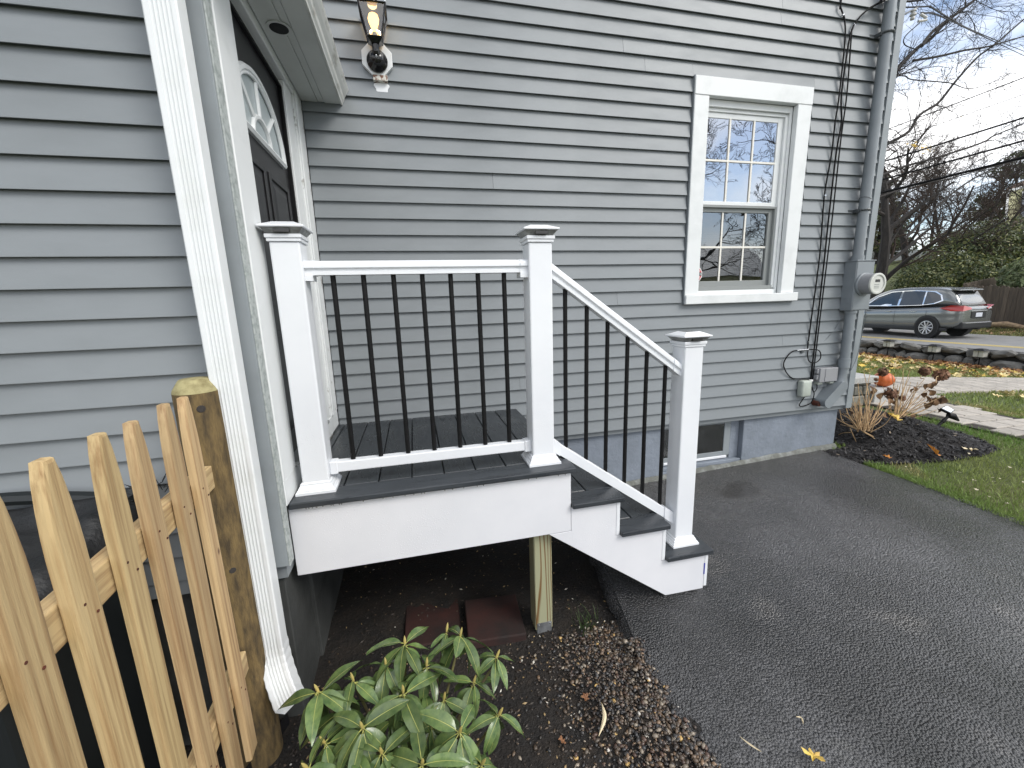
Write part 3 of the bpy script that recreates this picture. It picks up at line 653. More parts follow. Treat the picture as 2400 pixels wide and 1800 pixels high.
b = MB(); b.box((DX + .0005, 1.739, .894), (DX + .016, 1.752, 2.557)).box((DX + .0005, 2.372, .894), (DX + .016, 2.3875, 2.557)).box((DX + .0005, 1.752, 2.545), (DX + .016, 2.372, 2.557))
b.build('weatherstrip', M['black'], door, .001)
# raised panels
def dpanel(y0, y1, z0, z1):
    p = MB(); p.box((DX + .0003, y0, z0), (DX + .008, y0 + .022, z1)).box((DX + .0003, y1 - .022, z0), (DX + .008, y1, z1)).box((DX + .0003, y0 + .022, z0), (DX + .008, y1 - .022, z0 + .022)).box((DX + .0003, y0 + .022, z1 - .022), (DX + .008, y1 - .022, z1))
    q = p.build('panel_moulding', M['door'], door, .003)
    f_ = MB(); a0, a1, c0, c1 = y0 + .03, y1 - .03, z0 + .03, z1 - .03
    f_.add([(DX + .0004, a0, c0), (DX + .0004, a1, c0), (DX + .0004, a1, c1), (DX + .0004, a0, c1), (DX + .006, a0 + .03, c0 + .03), (DX + .006, a1 - .03, c0 + .03), (DX + .006, a1 - .03, c1 - .03), (DX + .006, a0 + .03, c1 - .03)],
           [(4, 5, 6, 7), (0, 1, 5, 4), (1, 2, 6, 5), (2, 3, 7, 6), (3, 0, 4, 7)])
    f_.build('raised_panel', M['door'], door)
for y0, y1 in ((1.77, 1.985), (2.03, 2.315)):
    dpanel(y0, y1, 1.52, 2.075); dpanel(y0, y1, .98, 1.42)
# fanlight
FC, FZ, FA, FB = 2.0, 2.172, .284, .240
fan = put('fanlight', mesh('fanlight', [(DX + .003, FC + FA * .93 * math.cos(R_(180 * i / 24)), FZ + .012 + FB * .93 * math.sin(R_(180 * i / 24))) for i in range(25)], [tuple(range(25))], M['frost']), door)
def arc(rf, w, dpt, name):
    b = MB(); pts = [(FC + FA * rf * math.cos(R_(180 * i / 32)), FZ + FB * rf * math.sin(R_(180 * i / 32))) for i in range(33)]
    b.tube([(DX + dpt, y, z) for y, z in pts], w, 6); return b.build(name, M['trim'], fan, smooth=True)
arc(1.0, .014, .006, 'outer_ring'); arc(.93, .006, .010, 'outer_ring'); arc(.36, .011, .005, 'inner_ring')
MB().tube([(DX + .006, FC - FA * 1.03, FZ), (DX + .006, FC + FA * 1.03, FZ)], .014, 6).build('bottom_bar', M['trim'], fan, smooth=True)
for an in (45, 90, 135):
    c_, s__ = math.cos(R_(an)), math.sin(R_(an))
    MB().tube([(DX + .005, FC + FA * .36 * c_, FZ + FB * .36 * s__), (DX + .005, FC + FA * .95 * c_, FZ + FB * .95 * s__)], .010, 6).build('spoke', M['trim'], fan, smooth=True)
# eave of the wing over the door
eave = box('eave', (-.5555, 1.40, 2.661), (-.395, YW - .016, 2.69), M['soffit'], house, .001)
box('soffit_board', (XC + .003, 1.40, 2.627), (-.425, YW - .016, 2.6605), M['soffit'], eave, .002)
box('soffit_board', (-.4235, 1.40, 2.6285), (-.3925, YW - .016, 2.6605), M['soffit'], eave, .002)
box('soffit_board', (-.391, 1.40, 2.624), (-.307, YW - .016, 2.6605), M['soffit'], eave, .002)
yprism('crown_gutter', [(-.3065, 2.619), (-.298, 2.619), (-.296, 2.628), (-.288, 2.640), (-.284, 2.655), (-.272, 2.672), (-.262, 2.690), (-.258, 2.700), (-.3065, 2.700)], 1.40, YW - .016, M['gutter'], eave)
MB().lathe([(.036, 2.6268), (.046, 2.6268), (.046, 2.6225), (.038, 2.6215), (.036, 2.6225)], 28, (-.442, 2.063, 0)).build('light_trim', M['soffit'], eave, smooth=True)
MB().lathe([(.0355, 2.6222), (.0355, 2.6212), (.02, 2.6210), (.001, 2.6210)], 24, (-.442, 2.063, 0)).build('recessed_light', M['black'], eave, smooth=True)
rf_ = MB(); rf_.add([(-.30, 1.30, 2.702), (-.30, YW - .016, 2.702), (-3.3, YW - .016, 3.9), (-3.3, 1.30, 3.9), (-.30, 1.30, 2.74), (-.30, YW - .016, 2.74), (-3.3, YW - .016, 3.94), (-3.3, 1.30, 3.94)], [(0, 1, 2, 3), (4, 7, 6, 5), (0, 4, 5, 1), (1, 5, 6, 2), (2, 6, 7, 3), (3, 7, 4, 0)])
rf_.build('wing_roof', M['roof'], house)
# ================================================================== THE PORCH AND STEPS
porch = empty('porch', (.45, 1.9, 0), 'white porch with dark grey decking, three steps and a black baluster railing', 'porch')
DT, TH = .777, .025
YN = 1.597
# decking: a front border board along x, then boards running to the wall
box('border_board', (-.519, YN, DT - TH), (.6545, 1.7145, DT), M['deckx'], porch, .005, 2)
gx = [-.508, -.475, -.336, -.197, -.058, .081, .220, .359, .498, .6545]
for i in range(len(gx) - 1):
    box('deck_board', (gx[i] + .0022, 1.7185, DT - TH), (gx[i + 1] - .0022, 2.694, DT - .0005), M['deck'], porch, .003, 1)
box('fascia_board', (-.5275, 1.62, .4575), (.6375, 1.640, DT - TH - .001), M['fascia'], porch, .002)
box('side_fascia', (.6155, 1.6405, .4575), (.635, 2.690, DT - TH - .001), M['fascia'], porch, .002)
for x in (-.50, -.20, .10, .38, .56): box('joist', (x, 1.641, .55), (x + .038, 2.69, DT - TH - .001), M['pt'], porch, .002)
# stringers (white skirts) either side of the steps
prof = [(.5325, .4555), (1.153, .006), (1.3735, .002), (1.3735, .208), (1.120, .208), (1.120, .391), (.866, .391), (.866, .574), (.639, .574), (.639, .4555)]
yprism('stringer', prof, 1.62, 1.640, M['fascia'], porch, .0015)
yprism('stringer', prof, 2.262, 2.282, M['fascia'], porch, .0015)
TOPS = [.600, .417, .234]; NX = [.897, 1.150, 1.406]; RX = [.6545, .8965, 1.1495]
for i in range(3):
    zt = TOPS[i]; xr = NX[i]; xl = (.6395, .8875, 1.1415)[i]
    box('tread_border', (xl, YN, zt - TH), (xr, 1.7145, zt), M['deckx'], porch, .005, 2)
    mid = xl + .112
    box('tread_board', (xl, 1.7185, zt - TH), (mid - .002, 2.295, zt - .0005), M['deck'], porch, .003, 1)
    box('tread_board', (mid + .002, 1.7185, zt - TH), (xr, 2.295, zt - .0005), M['deck'], porch, .004, 2)
for i, (xa, za, zb) in enumerate(((.867, .393, .5745), (1.121, .210, .3915), (1.3755, .014, .2085))):
    box('riser_board', (xa, 1.6195, za), (xa + .0185, 2.283, zb), M['white'], porch, .0015)
box('tape_strip', (1.3702, 1.6188, .085), (1.3775, 1.6193, .150), M['tape'], porch, 0)
# treated support post on a metal bracket
sp = box('support_post', (.468, 1.66, -.075), (.556, 1.748, .5485), M['pt'], porch, .004)
br = MB(); br.box((.476, 1.6565, -.115), (.549, 1.6595, -.035)).box((.476, 1.7485, -.115), (.549, 1.7515, -.035)).box((.474, 1.658, -.13), (.551, 1.75, -.0755))
br.build('post_bracket', mat('galvanised_bracket', (.22, .23, .24, 1), .5, (.12, .125, .13, 1), vs=25, metal=.3), sp, .001)
for x in (.484, .540): MB().lathe([(.0038, 1.6565), (.0038, 1.654), (.002, 1.6532)], 10, (x, 0, -.043), 'y').build('nail', M['steel'], sp)
# railing posts with solar caps
def rail_post(cx, zb, zt):
    h = .0508; cy = 1.7345
    p = box('railing_post', (cx - h, cy - h, zb), (cx + h, cy + h, zt), M['white'], porch, .006, 2)
    t = MB()
    prof = [(.075, 0), (.075, .010), (.070, .0125), (.070, .017), (.066, .020), (.062, .030), (.058, .034), (.058, .040), (.0535, .043), (.0515, .046)]
    for i in range(len(prof) - 1):
        (a, z0_), (b_, z1_) = prof[i], prof[i + 1]
        t.add([(cx - a, cy - a, zb + z0_), (cx + a, cy - a, zb + z0_), (cx + a, cy + a, zb + z0_), (cx - a, cy + a, zb + z0_), (cx - b_, cy - b_, zb + z1_), (cx + b_, cy - b_, zb + z1_), (cx + b_, cy + b_, zb + z1_), (cx - b_, cy + b_, zb + z1_)],
              [(0, 1, 5, 4), (1, 2, 6, 5), (2, 3, 7, 6), (3, 0, 4, 7)])
    t.build('base_trim', M['white'], p)
    c = MB()
    for a, z0_, z1_ in ((.0565, 0, .012), (.0605, .012, .0255)): c.box((cx - a, cy - a, zt + z0_), (cx + a, cy + a, zt + z1_))
    cap = c.build('post_cap', M['white'], p, .002)
    z0_ = zt + .0258
    MB().frustum((cx - .052, cy - .052), (cx + .052, cy + .052), z0_, (cx - .069, cy - .069), (cx + .069, cy + .069), z0_ + .0205).build('cap_lens', M['capglass'], p)
    MB().box((cx - .026, cy - .0715, z0_ + .004), (cx + .026, cy - .058, z0_ + .016)).build('lamp_board', M['led'], p)
    r = MB(); zz = z0_ + .0208
    r.box((cx - .0765, cy - .0765, zz), (cx + .0765, cy + .0765, zz + .0085))
    rr = r.build('cap_roof', M['white'], p, .003, seg=2)
    MB().frustum((cx - .0715, cy - .0715), (cx + .0715, cy + .0715), zz + .0088, (cx - .036, cy - .036), (cx + .036, cy + .036), zz + .024).build('cap_pyramid', M['white'], p, .002)
    box('solar_panel', (cx - .030, cy - .030, zz + .0242), (cx + .030, cy + .030, zz + .0252), M['black_gloss'], p, 0)
    return p
rail_post(-.4315, DT, 1.745); rail_post(.5315, DT, 1.745); rail_post(1.2905, TOPS[2], 1.272)
# level rails
RY = 1.7345
def railprof(h=.055, w=.032):
    p = []
    for i in range(11):
        a = math.pi * i / 10; p.append((w * math.cos(a) * 1.0, .034 + .020 * math.sin(a) ** .8))
    p += [(-w, .026), (-.022, .020), (-.022, .015), (-.0265, .013), (-.0265, 0), (.0265, 0), (.0265, .013), (.022, .015), (.022, .020), (w, .026)]
    return p
RP = railprof()
def sweep(name, prof, p0, p1, m, parent, plumb=True):   # profile (y, z) swept from p0 to p1, ends plumb
    b = MB(); b.prism(prof, lambda a, c: (p0[0], p0[1] + a, p0[2] + c), lambda a, c: (p1[0], p1[1] + a, p1[2] + c))
    return b.build(name, m, parent, smooth=True)
tr = sweep('top_rail', RP, (-.3795, RY, 1.628), (.4795, RY, 1.628), M['white'], porch)
for x0_, x1_ in ((-.3805, -.348), (.448, .4805)):
    b = MB(); b.prism([(a * 1.09, c * 1.05 - .0012) for a, c in RP], lambda a, c: (x0_, RY + a, 1.628 + c), lambda a, c: (x1_, RY + a, 1.628 + c)); b.box((x0_, RY - .033, 1.607), (x1_ - .006 if x0_ < 0 else x1_, RY + .033, 1.6275))
    b.build('rail_bracket', M['white'], tr, smooth=True)
br_ = box('bottom_rail', (-.3795, RY - .0205, .838), (.4795, RY + .0205, .882), M['white'], porch, .004, 2)
for x0_, x1_ in ((-.3805, -.350), (.450, .4805)): box('rail_bracket', (x0_, RY - .0245, .832), (x1_, RY + .0245, .8855), M['white'], br_, .003)
for x in (-.289, -.178, -.065, .047, .160, .273, .384):
    MB().tube([(x, RY, .8825), (x, RY, 1.6275)], .0098, 14).build('baluster', M['black'], porch, smooth=True)
# sloping rails; slope follows the steps
SL = (1.186 - 1.558) / (1.172 - .657)
xa, xb = .5835, 1.2385
def slz(x, z0_): return z0_ + SL * (x - .657)
tr2 = sweep('stair_top_rail', [(a, c * 1.22) for a, c in RP], (xa, RY, slz(xa, 1.553)), (xb, RY, slz(xb, 1.553)), M['white'], porch)
for x0_, x1_ in ((xa - .001, xa + .035), (xb - .04, xb + .001)):
    b = MB(); b.prism([(a * 1.10, c * 1.27 - .002) for a, c in RP], lambda a, c: (x0_, RY + a, slz(x0_, 1.553) + c), lambda a, c: (x1_, RY + a, slz(x1_, 1.553) + c)); b.build('rail_bracket', M['white'], tr2, smooth=True)
ZB = .770
br2 = sweep('stair_bottom_rail', [(-.0205, 0), (-.0205, .052), (-.017, .056), (.017, .056), (.0205, .052), (.0205, 0)], (xa, RY, slz(xa, ZB)), (xb, RY, slz(xb, ZB)), M['white'], porch)
for x0_, x1_ in ((xa - .001, xa + .038), (xb - .05, xb + .001)):
    b = MB(); b.prism([(-.0245, -.004), (-.0245, .060), (.0245, .060), (.0245, -.004)], lambda a, c: (x0_, RY + a, slz(x0_, ZB) + c), lambda a, c: (x1_, RY + a, slz(x1_, ZB) + c)); b.build('rail_bracket', M['white'], br2, .002)
for x in (.657, .760, .863, .966, 1.069, 1.172):
    MB().tube([(x, RY, slz(x, ZB) + .055), (x, RY, slz(x, 1.553) + .003)], .0098, 14).build('baluster', M['black'], porch, smooth=True)
# hanging drops along the nosing
dr = MB()
for i in range(26):
    x = random.uniform(-.5, .63); dr.lathe([(.0004, -.006), (.0026, -.0035), (.0022, 0)], 6, (x, YN + .004, DT - TH + .0005))
o = dr.build('water_drops', M['capglass'], porch, smooth=True); o['kind'] = 'stuff'

# red pavers lying in the dark under the deck
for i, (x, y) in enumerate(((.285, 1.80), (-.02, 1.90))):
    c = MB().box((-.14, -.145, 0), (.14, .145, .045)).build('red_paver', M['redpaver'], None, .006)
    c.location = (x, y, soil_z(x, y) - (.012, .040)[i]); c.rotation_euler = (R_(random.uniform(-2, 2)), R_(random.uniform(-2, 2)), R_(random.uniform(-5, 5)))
    lab = ('red concrete paver lying beside the wooden support post under the porch', 'shade-darkened red paver under the middle of the porch front, left of the post')[i]
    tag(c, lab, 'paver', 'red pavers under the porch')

# ================================================================== DOWNSPOUT
dsp = empty('downspout', (-.60, 1.47, 0), 'white corrugated downspout on the wing corner, with an elbow at its foot', 'downspout')
def ds_prof(wd=.084, dp=.058, grooves=True):
    pr = [(-wd / 2 + .004, 0)]
    n = 5; m0, m1 = -wd / 2 + .018, wd / 2 - .014
    if grooves:
        for i in range(n):
            c = m0 + (m1 - m0) * (i + .5) / n; q = (m1 - m0) / n
            pr += [(c - q * .48, 0), (c - q * .22, .0042), (c + q * .22, .0042), (c + q * .48, 0)]
    pr += [(wd / 2 - .004, 0), (wd / 2, .004), (wd / 2, dp), (-wd / 2, dp), (-wd / 2, .004)]
    return pr
dp_ = ds_prof(); DCX, DY = -.597, 1.443
MB().prism(dp_, lambda a, b: (DCX + a, DY + b, .285), lambda a, b: (DCX + a, DY + b, 2.398)).build('pipe', M['downspout'], dsp)
MB().prism(ds_prof(.078, .052), lambda a, b: (DCX + a, DY + .003 + b, 2.385), lambda a, b: (DCX + a, DY + .003 + b, 2.62)).build('upper_pipe', M['downspout'], dsp)
MB().lathe([(.003, DY), (.003, DY - .002), (.001, DY - .003)], 8, (DCX - .030, 0, 2.377), 'y').build('screw', M['steel'], dsp)
MB().lathe([(.003, DY), (.003, DY - .002), (.001, DY - .003)], 8, (DCX + .036, 0, 2.36), 'y').build('screw', M['steel'], dsp)
# elbow: rings swept forward and to the right
eb = MB(); rings = []
ns = 13
for i in range(ns):
    t = i / (ns - 1); an = R_(72) * t; r = .17
    off = r * (1 - math.cos(an)); zz = .292 - r * math.sin(an) * 1.05
    sc_ = 1.0 + (.035 if i % 2 else 0.0) + .02
    hd = Vector((.55, -.83)).normalized()
    ring = []
    for a, b_ in ds_prof(.084, .058, True):
        lx, ly = a * sc_, (b_ - .029) * sc_
        # tilt: the outlet direction leans towards hd
        d_ = lx * hd.x + ly * hd.y; pz = -d_ * math.sin(an) * -1.0
        px_, py_ = lx - hd.x * d_ * (1 - math.cos(an)), ly - hd.y * d_ * (1 - math.cos(an))
        ring.append((DCX + px_ + hd.x * off, DY + .029 + py_ + hd.y * off, zz + pz))
    rings.append(ring)
n = len(rings[0]); v = [p for r in rings for p in r]
f = [(i * n + j, i * n + (j + 1) % n, (i + 1) * n + (j + 1) % n, (i + 1) * n + j) for i in range(ns - 1) for j in range(n)]
eb.add(v, f); eb.build('elbow', M['downspout'], dsp)

# ================================================================== WALL LANTERN
lamp = empty('wall_lantern', (-.09, 2.68, 2.86), 'lit black carriage lantern on a white octagonal block above the porch', 'lantern')
LX, LZ = -.089, 2.858
octp = [(LX + .088 * math.cos(R_(22.5 + 45 * i)), LZ + .088 * math.sin(R_(22.5 + 45 * i))) for i in range(8)]
MB().prism(octp, lambda a, b: (a, YW - .018, b), lambda a, b: (a, YW - .042, b)).build('mounting_block', M['trim'], lamp, .003)
xprism('block_ledge', [(YW - .041, LZ - .108), (YW - .012, LZ - .108), (YW - .012, LZ - .079), (YW - .041, LZ - .079)], LX - .030, LX + .048, M['rustpaint'], lamp, .002)
cp = []
for i in range(28):
    q = 2 * math.pi * i / 28; cp.append((LX + .012 + (.040 + .006 * math.sin(q * 5)) * math.cos(q), LZ - .130 + (.034 + .004 * math.cos(q * 7)) * math.sin(q)))
MB().prism(cp, lambda a, b: (a, YW - .008 - .12 * max(0, LZ - .10 - b) * .2, b), lambda a, b: (a, YW - .0165, b)).build('caulk_smear', M['caulk'], lamp, .002)
MB().lathe([(.050, YW - .0425), (.056, YW - .046), (.056, YW - .054), (.048, YW - .064), (.034, YW - .078), (.031, YW - .090), (.02, YW - .098), (.001, YW - .100)], 28, (LX, 0, LZ - .018), 'y').build('back_plate', M['black_gloss'], lamp, smooth=True)
MB().lathe([(.006, YW - .098), (.007, YW - .108), (.004, YW - .116), (.001, YW - .118)], 12, (LX, 0, LZ - .022), 'y').build('finial', M['steel'], lamp, smooth=True)
AY = YW - .098
MB().tube(bez([(LX, YW - .088, LZ - .006), (LX, AY + .004, LZ + .012), (LX, AY, LZ + .040)], 6), [.022] * 6 + [.020] * 6 + [.019], 14).build('arm', M['black_gloss'], lamp, smooth=True)
zb_, zt_ = LZ + .055, LZ + .200
hb, ht = .036, .068
MB().frustum((LX - .020, AY - .020), (LX + .020, AY + .020), LZ + .034, (LX - .039, AY - .039), (LX + .039, AY + .039), zb_ - .001).build('lower_cup', M['black_gloss'], lamp, .002)
b = MB()
for sx in (-1, 1):
    for sy in (-1, 1): b.tube([(LX + sx * hb, AY + sy * hb, zb_), (LX + sx * ht, AY + sy * ht, zt_)], .0048, 6)
for zz, hh in ((zb_ + .003, hb), (zt_ - .003, ht)):
    for p, q in (((-1, -1), (1, -1)), ((1, -1), (1, 1)), ((1, 1), (-1, 1)), ((-1, 1), (-1, -1))): b.tube([(LX + p[0] * hh, AY + p[1] * hh, zz), (LX + q[0] * hh, AY + q[1] * hh, zz)], .0042, 6)
b.build('cage', M['black_gloss'], lamp)
for p, q in (((-1, -1), (1, -1)), ((1, -1), (1, 1)), ((1, 1), (-1, 1)), ((-1, 1), (-1, -1))):
    e = .97
    put('pane', mesh('pane', [(LX + p[0] * hb * e, AY + p[1] * hb * e, zb_ + .004), (LX + q[0] * hb * e, AY + q[1] * hb * e, zb_ + .004), (LX + q[0] * ht * e, AY + q[1] * ht * e, zt_ - .004), (LX + p[0] * ht * e, AY + p[1] * ht * e, zt_ - .004)], [(0, 1, 2, 3)], M['lamp_glass']), lamp)
MB().frustum((LX - ht - .004, AY - ht - .004), (LX + ht + .004, AY + ht + .004), zt_ + .0005, (LX - .034, AY - .034), (LX + .034, AY + .034), zt_ + .018).build('roof', M['black_gloss'], lamp)
MB().lathe([(.034, zt_ + .0182), (.035, zt_ + .026), (.030, zt_ + .038), (.018, zt_ + .046), (.001, zt_ + .049)], 22, (LX, AY, 0)).build('dome', M['black_gloss'], lamp, smooth=True)
MB().lathe([(.012, zb_ + .004), (.012, zb_ + .035), (.010, zb_ + .038)], 14, (LX, AY, 0)).build('socket', M['winscreen'], lamp, smooth=True)
MB().lathe([(.011, zb_ + .039), (.016, zb_ + .06), (.026, zb_ + .085), (.029, zb_ + .102), (.023, zb_ + .120), (.008, zb_ + .129), (.001, zb_ + .130)], 18, (LX, AY, 0)).build('bulb', M['bulb'], lamp, smooth=True)
for sx in (-1, 1): MB().lathe([(.003, zt_ + .003), (.0034, zt_ + .009), (.001, zt_ + .012)], 8, (LX + sx * ht, AY - ht, 0)).build('screw', M['steel'], lamp)
pl_ = bpy.data.lights.new('lantern_light', 'POINT'); pl_.energy = .45; pl_.color = (1, .72, .38); pl_.shadow_soft_size = .03
plo = bpy.data.objects.new('lantern_light', pl_); COL.objects.link(plo); plo.parent = lamp; plo.matrix_parent_inverse = Matrix.Translation(-ROOTLOC[lamp.name]); plo.location = (LX, AY - .0, zt_ - .012)

# ================================================================== ELECTRIC SERVICE AT THE STREET CORNER
mt = empty('electric_meter', (3.51, 2.65, 1.36), 'grey electric meter box with a round glass meter near the house corner', 'meter')
mb = box('meter_box', (3.415, 2.600, 1.358), (3.597, YW - .0145, 1.742), M['meter'], mt, .004, 2)
box('box_lid', (3.409, 2.593, 1.742), (3.603, YW - .0145, 1.750), M['meter'], mt, .002)
box('front_cover', (3.421, 2.596, 1.366), (3.591, 2.5995, 1.735), M['meter'], mt, .001)
MCX, MCZ = 3.502, 1.563
MB().lathe([(.088, 2.5955), (.088, 2.583), (.083, 2.579), (.080, 2.579)], 36, (MCX, 0, MCZ), 'y').build('meter_ring', M['meter'], mt, smooth=True)
MB().lathe([(.078, 2.595), (.078, 2.500), (.074, 2.496)], 36, (MCX, 0, MCZ), 'y').build('meter_body', M['grey_plastic'], mt, smooth=True)
MB().lathe([(.080, 2.5), (.080, 2.488), (.072, 2.485), (.064, 2.487), (.064, 2.494)], 36, (MCX, 0, MCZ), 'y').build('meter_bezel', M['dial'], mt, smooth=True)
MB().lathe([(.064, 2.4945), (.064, 2.493), (.001, 2.493)], 36, (MCX, 0, MCZ), 'y').build('meter_face', M['dial'], mt)
box('display', (MCX - .025, 2.4915, MCZ + .012), (MCX + .022, 2.4925, MCZ + .032), M['led'], mt, 0)
for zz in (-.008, -.022, -.034): box('label_line', (MCX - .03, 2.4915, MCZ + zz), (MCX + .018, 2.4925, MCZ + zz + .004), M['winscreen'], mt, 0)
for r_ in (.030, .020): MB().tube([(3.4147, 2.655 + r_ * math.cos(R_(20 * i)), 1.43 + r_ * math.sin(R_(20 * i))) for i in range(19)], .0012, 4, cap=False).build('knockout', M['meter'], mt)
MB().tube([(3.418, 2.598, 1.37), (3.596, 2.598, 1.37)], .002, 5).build('hasp', M['strap'], mt)
cnd = empty('service_conduit', (3.475, 2.64, .5), 'thick grey painted conduit running up the house corner through the meter', 'conduit')
CX, CY = 3.472, 2.645
MB().tube([(CX, CY, 1.752), (CX, CY, 3.95)], .036, 20).build('upper_pipe', M['conduit'], cnd, smooth=True)
MB().tube([(CX, CY, 1.75), (CX, CY, 1.785)], .043, 20).build('hub', M['conduit'], cnd, smooth=True)
MB().tube(bez([(CX, CY, 1.356), (CX, CY, 1.1), (CX, CY, .90), (CX - .01, CY, .80), (CX - .055, CY - .004, .70)], 8), .036, 20).build('lower_pipe', M['conduit'], cnd, smooth=True)
MB().tube([(CX, CY, .885), (CX, CY, .965)], .0425, 20).build('coupling', M['conduit'], cnd, smooth=True)
MB().tube([(CX, CY, 1.335), (CX, CY, 1.356)], .043, 20).build('locknut', M['conduit'], cnd, smooth=True)
# angled conduit body with a rounded cover plate
d1 = Vector((-.72, 0, -.69)).normalized(); n1 = Vector((d1.z, 0, -d1.x)); p0 = Vector((CX - .035, 2.600, .735))
pr = []
for i in range(9): a = math.pi * (i / 8) - math.pi / 2; pr.append((.0 - .030 * math.cos(a), .042 * math.sin(a)))
pr = [(-x, y) for x, y in pr]
cap2 = [( .19 + .034 * math.cos(R_(-90 + 22.5 * i)), .042 * math.sin(R_(-90 + 22.5 * i))) for i in range(9)] + [(-.01 - .03 * math.cos(R_(-90 + 22.5 * i)), -.042 * math.sin(R_(-90 + 22.5 * i))) for i in range(9)]
MB().prism(cap2, lambda a, b: tuple(p0 + d1 * a + n1 * b), lambda a, b: tuple(p0 + d1 * a + n1 * b + Vector((0, .10, 0)))).build('conduit_body', M['conduit'], cnd, .003)
MB().prism([(a * 1.02, b * 1.06) for a, b in cap2], lambda a, b: tuple(p0 + d1 * a + n1 * b + Vector((0, -.007, 0))), lambda a, b: tuple(p0 + d1 * a + n1 * b + Vector((0, -.0005, 0)))).build('cover_plate', M['conduit'], cnd, .002)
q0 = p0 + d1 * .215; MB().lathe([(.02, 2.64), (.024, 2.69), (.02, YW - .014)], 12, (q0.x - .02, 0, q0.z + .005), 'y').build('rusty_sleeve', M['rust'], cnd, smooth=True)
for zz in (3.325, 2.125):
    b = MB(); b.tube([(CX + .040 * math.cos(R_(-10 - 20 * i)), CY + .040 * math.sin(R_(-10 - 20 * i)), zz) for i in range(9)], .008, 6)
    b.box((CX - .095, 2.69, zz - .012), (CX - .03, YW - .0135, zz + .012)).box((CX + .030, 2.675, zz - .012), (CX + .085, YW - .0135, zz + .012)).box((CX - .050, 2.645, zz - .012), (CX - .036, 2.69, zz + .012)).box((CX + .036, 2.645, zz - .012), (CX + .05, 2.69, zz + .012))
    b.build('strap', M['strap'], cnd, .001)
MB().tube([(CX - .002, CY, 2.205), (CX + .0, CY, 2.21)], .038, 16).build('strap_wire', M['strap'], cnd)

pb = empty('telephone_box', (3.12, 2.66, .66), 'small pale green-grey rounded utility box low on the siding', 'utility box')
MB().box((3.068, 2.640, .662), (3.166, YW - .0145, .800)).build('cover', M['pale_plastic'], pb, .016, seg=4, smooth=True)
box('clip', (3.167, 2.664, .785), (3.195, YW - .016, .800), M['sticker_white'], pb, .001)
nb = empty('network_box', (3.33, 2.66, .78), 'flat grey network interface box beside the conduit', 'utility box')
box('cover', (3.232, 2.640, .776), (3.415, YW - .0145, .894), M['grey_plastic'], nb, .004, 2)
box('cover_panel', (3.282, 2.6365, .780), (3.411, 2.6396, .890), M['grey_plastic'], nb, .002)
for zz in (.80, .852): box('hinge', (3.212, 2.650, zz), (3.2315, YW - .016, zz + .038), M['grey_plastic'], nb, .003)
for xx in (3.24, 3.36): box('port', (xx, 2.655, .756), (xx + .045, YW - .02, .7757), M['pale_plastic'], nb, .002)

def cable(name, pts, r, m, label, cat='cable', group=None, n=7, seg=10):
    o = MB().tube(bez(pts, seg), r, n).build(name, m, None, smooth=True)
    return tag(o, label, cat, group)
Yc = YW - .026
cable('cable', [(3.08, Yc, 3.95), (3.08, Yc, 3.50), (3.074, Yc - .004, 3.474), (3.10, Yc - .006, 3.43), (3.128, Yc, 3.40), (3.146, Yc - .006, 3.27), (3.145, Yc - .01, 2.91), (3.138, Yc - .008, 2.73), (3.142, Yc - .004, 2.52), (3.124, Yc, 2.23), (3.138, Yc - .004, 1.79), (3.128, Yc - .002, 1.32), (3.125, Yc, 1.11), (3.125, Yc, 1.06)], .0052, M['cable'], 'leftmost black cable hanging down the siding, pinned by small clips')
cable('cable', [(3.395, Yc - .06, 3.512), (3.33, Yc - .03, 3.486), (3.262, Yc - .012, 3.437), (3.221, Yc - .006, 3.385), (3.20, Yc - .008, 3.35), (3.175, Yc - .012, 3.25), (3.163, Yc - .012, 2.92), (3.194, Yc - .010, 2.74), (3.178, Yc - .010, 2.52), (3.180, Yc - .008, 2.03), (3.186, Yc - .006, 1.79), (3.190, Yc - .004, 1.3), (3.194, Yc, .80)], .0058, M['cable'], 'middle black cable from the service drop down to the boxes')
cable('cable', [(3.20, Yc - .002, 3.35), (3.203, Yc - .004, 3.27), (3.221, Yc - .004, 2.92), (3.214, Yc - .004, 2.60), (3.204, Yc - .016, 2.03), (3.200, Yc - .014, 1.3), (3.206, Yc - .006, .79)], .0048, M['cable'], 'rightmost of the three black cables hanging down the siding')
cable('cable', [(3.132, Yc, 1.055), (3.128, Yc - .004, 1.01), (3.150, Yc - .006, .955), (3.200, Yc - .016, .942), (3.245, Yc - .014, .965), (3.255, Yc - .012, 1.0), (3.235, Yc - .014, 1.035), (3.19, Yc - .020, 1.052), (3.137, Yc - .006, 1.054)], .0042, M['cable'], 'small loop of black cable crossing the vertical cables')
cable('cable', [(3.018, Yc, 1.053), (2.975, Yc, 1.045), (2.93, Yc - .002, 1.012), (2.898, Yc - .003, .962), (2.905, Yc - .003, .92), (2.94, Yc - .003, .87), (3.0, Yc, .825), (3.08, Yc, .812), (3.15, Yc - .002, .805), (3.195, Yc - .004, .79)], .0045, M['cable'], 'wide loop of black cable bulging left above the pale box')
cable('cable', [(3.19, Yc, .785), (3.20, Yc - .008, .73), (3.225, Yc - .01, .695), (3.235, Yc - .01, .672), (3.232, Yc - .006, .62), (3.205, Yc - .006, .59), (3.16, Yc - .006, .578), (3.115, Yc - .008, .575), (3.095, Yc - .008, .59), (3.12, Yc - .006, .625), (3.15, Yc - .004, .66)], .0040, M['cable'], 'tangle of thin black wire under the pale utility box')
cable('cable', [(3.262, Yc, .757), (3.26, Yc - .008, .72), (3.235, Yc - .008, .69), (3.215, Yc - .008, .72), (3.20, Yc, .77)], .0034, M['cable'], 'short black wire under the network box')
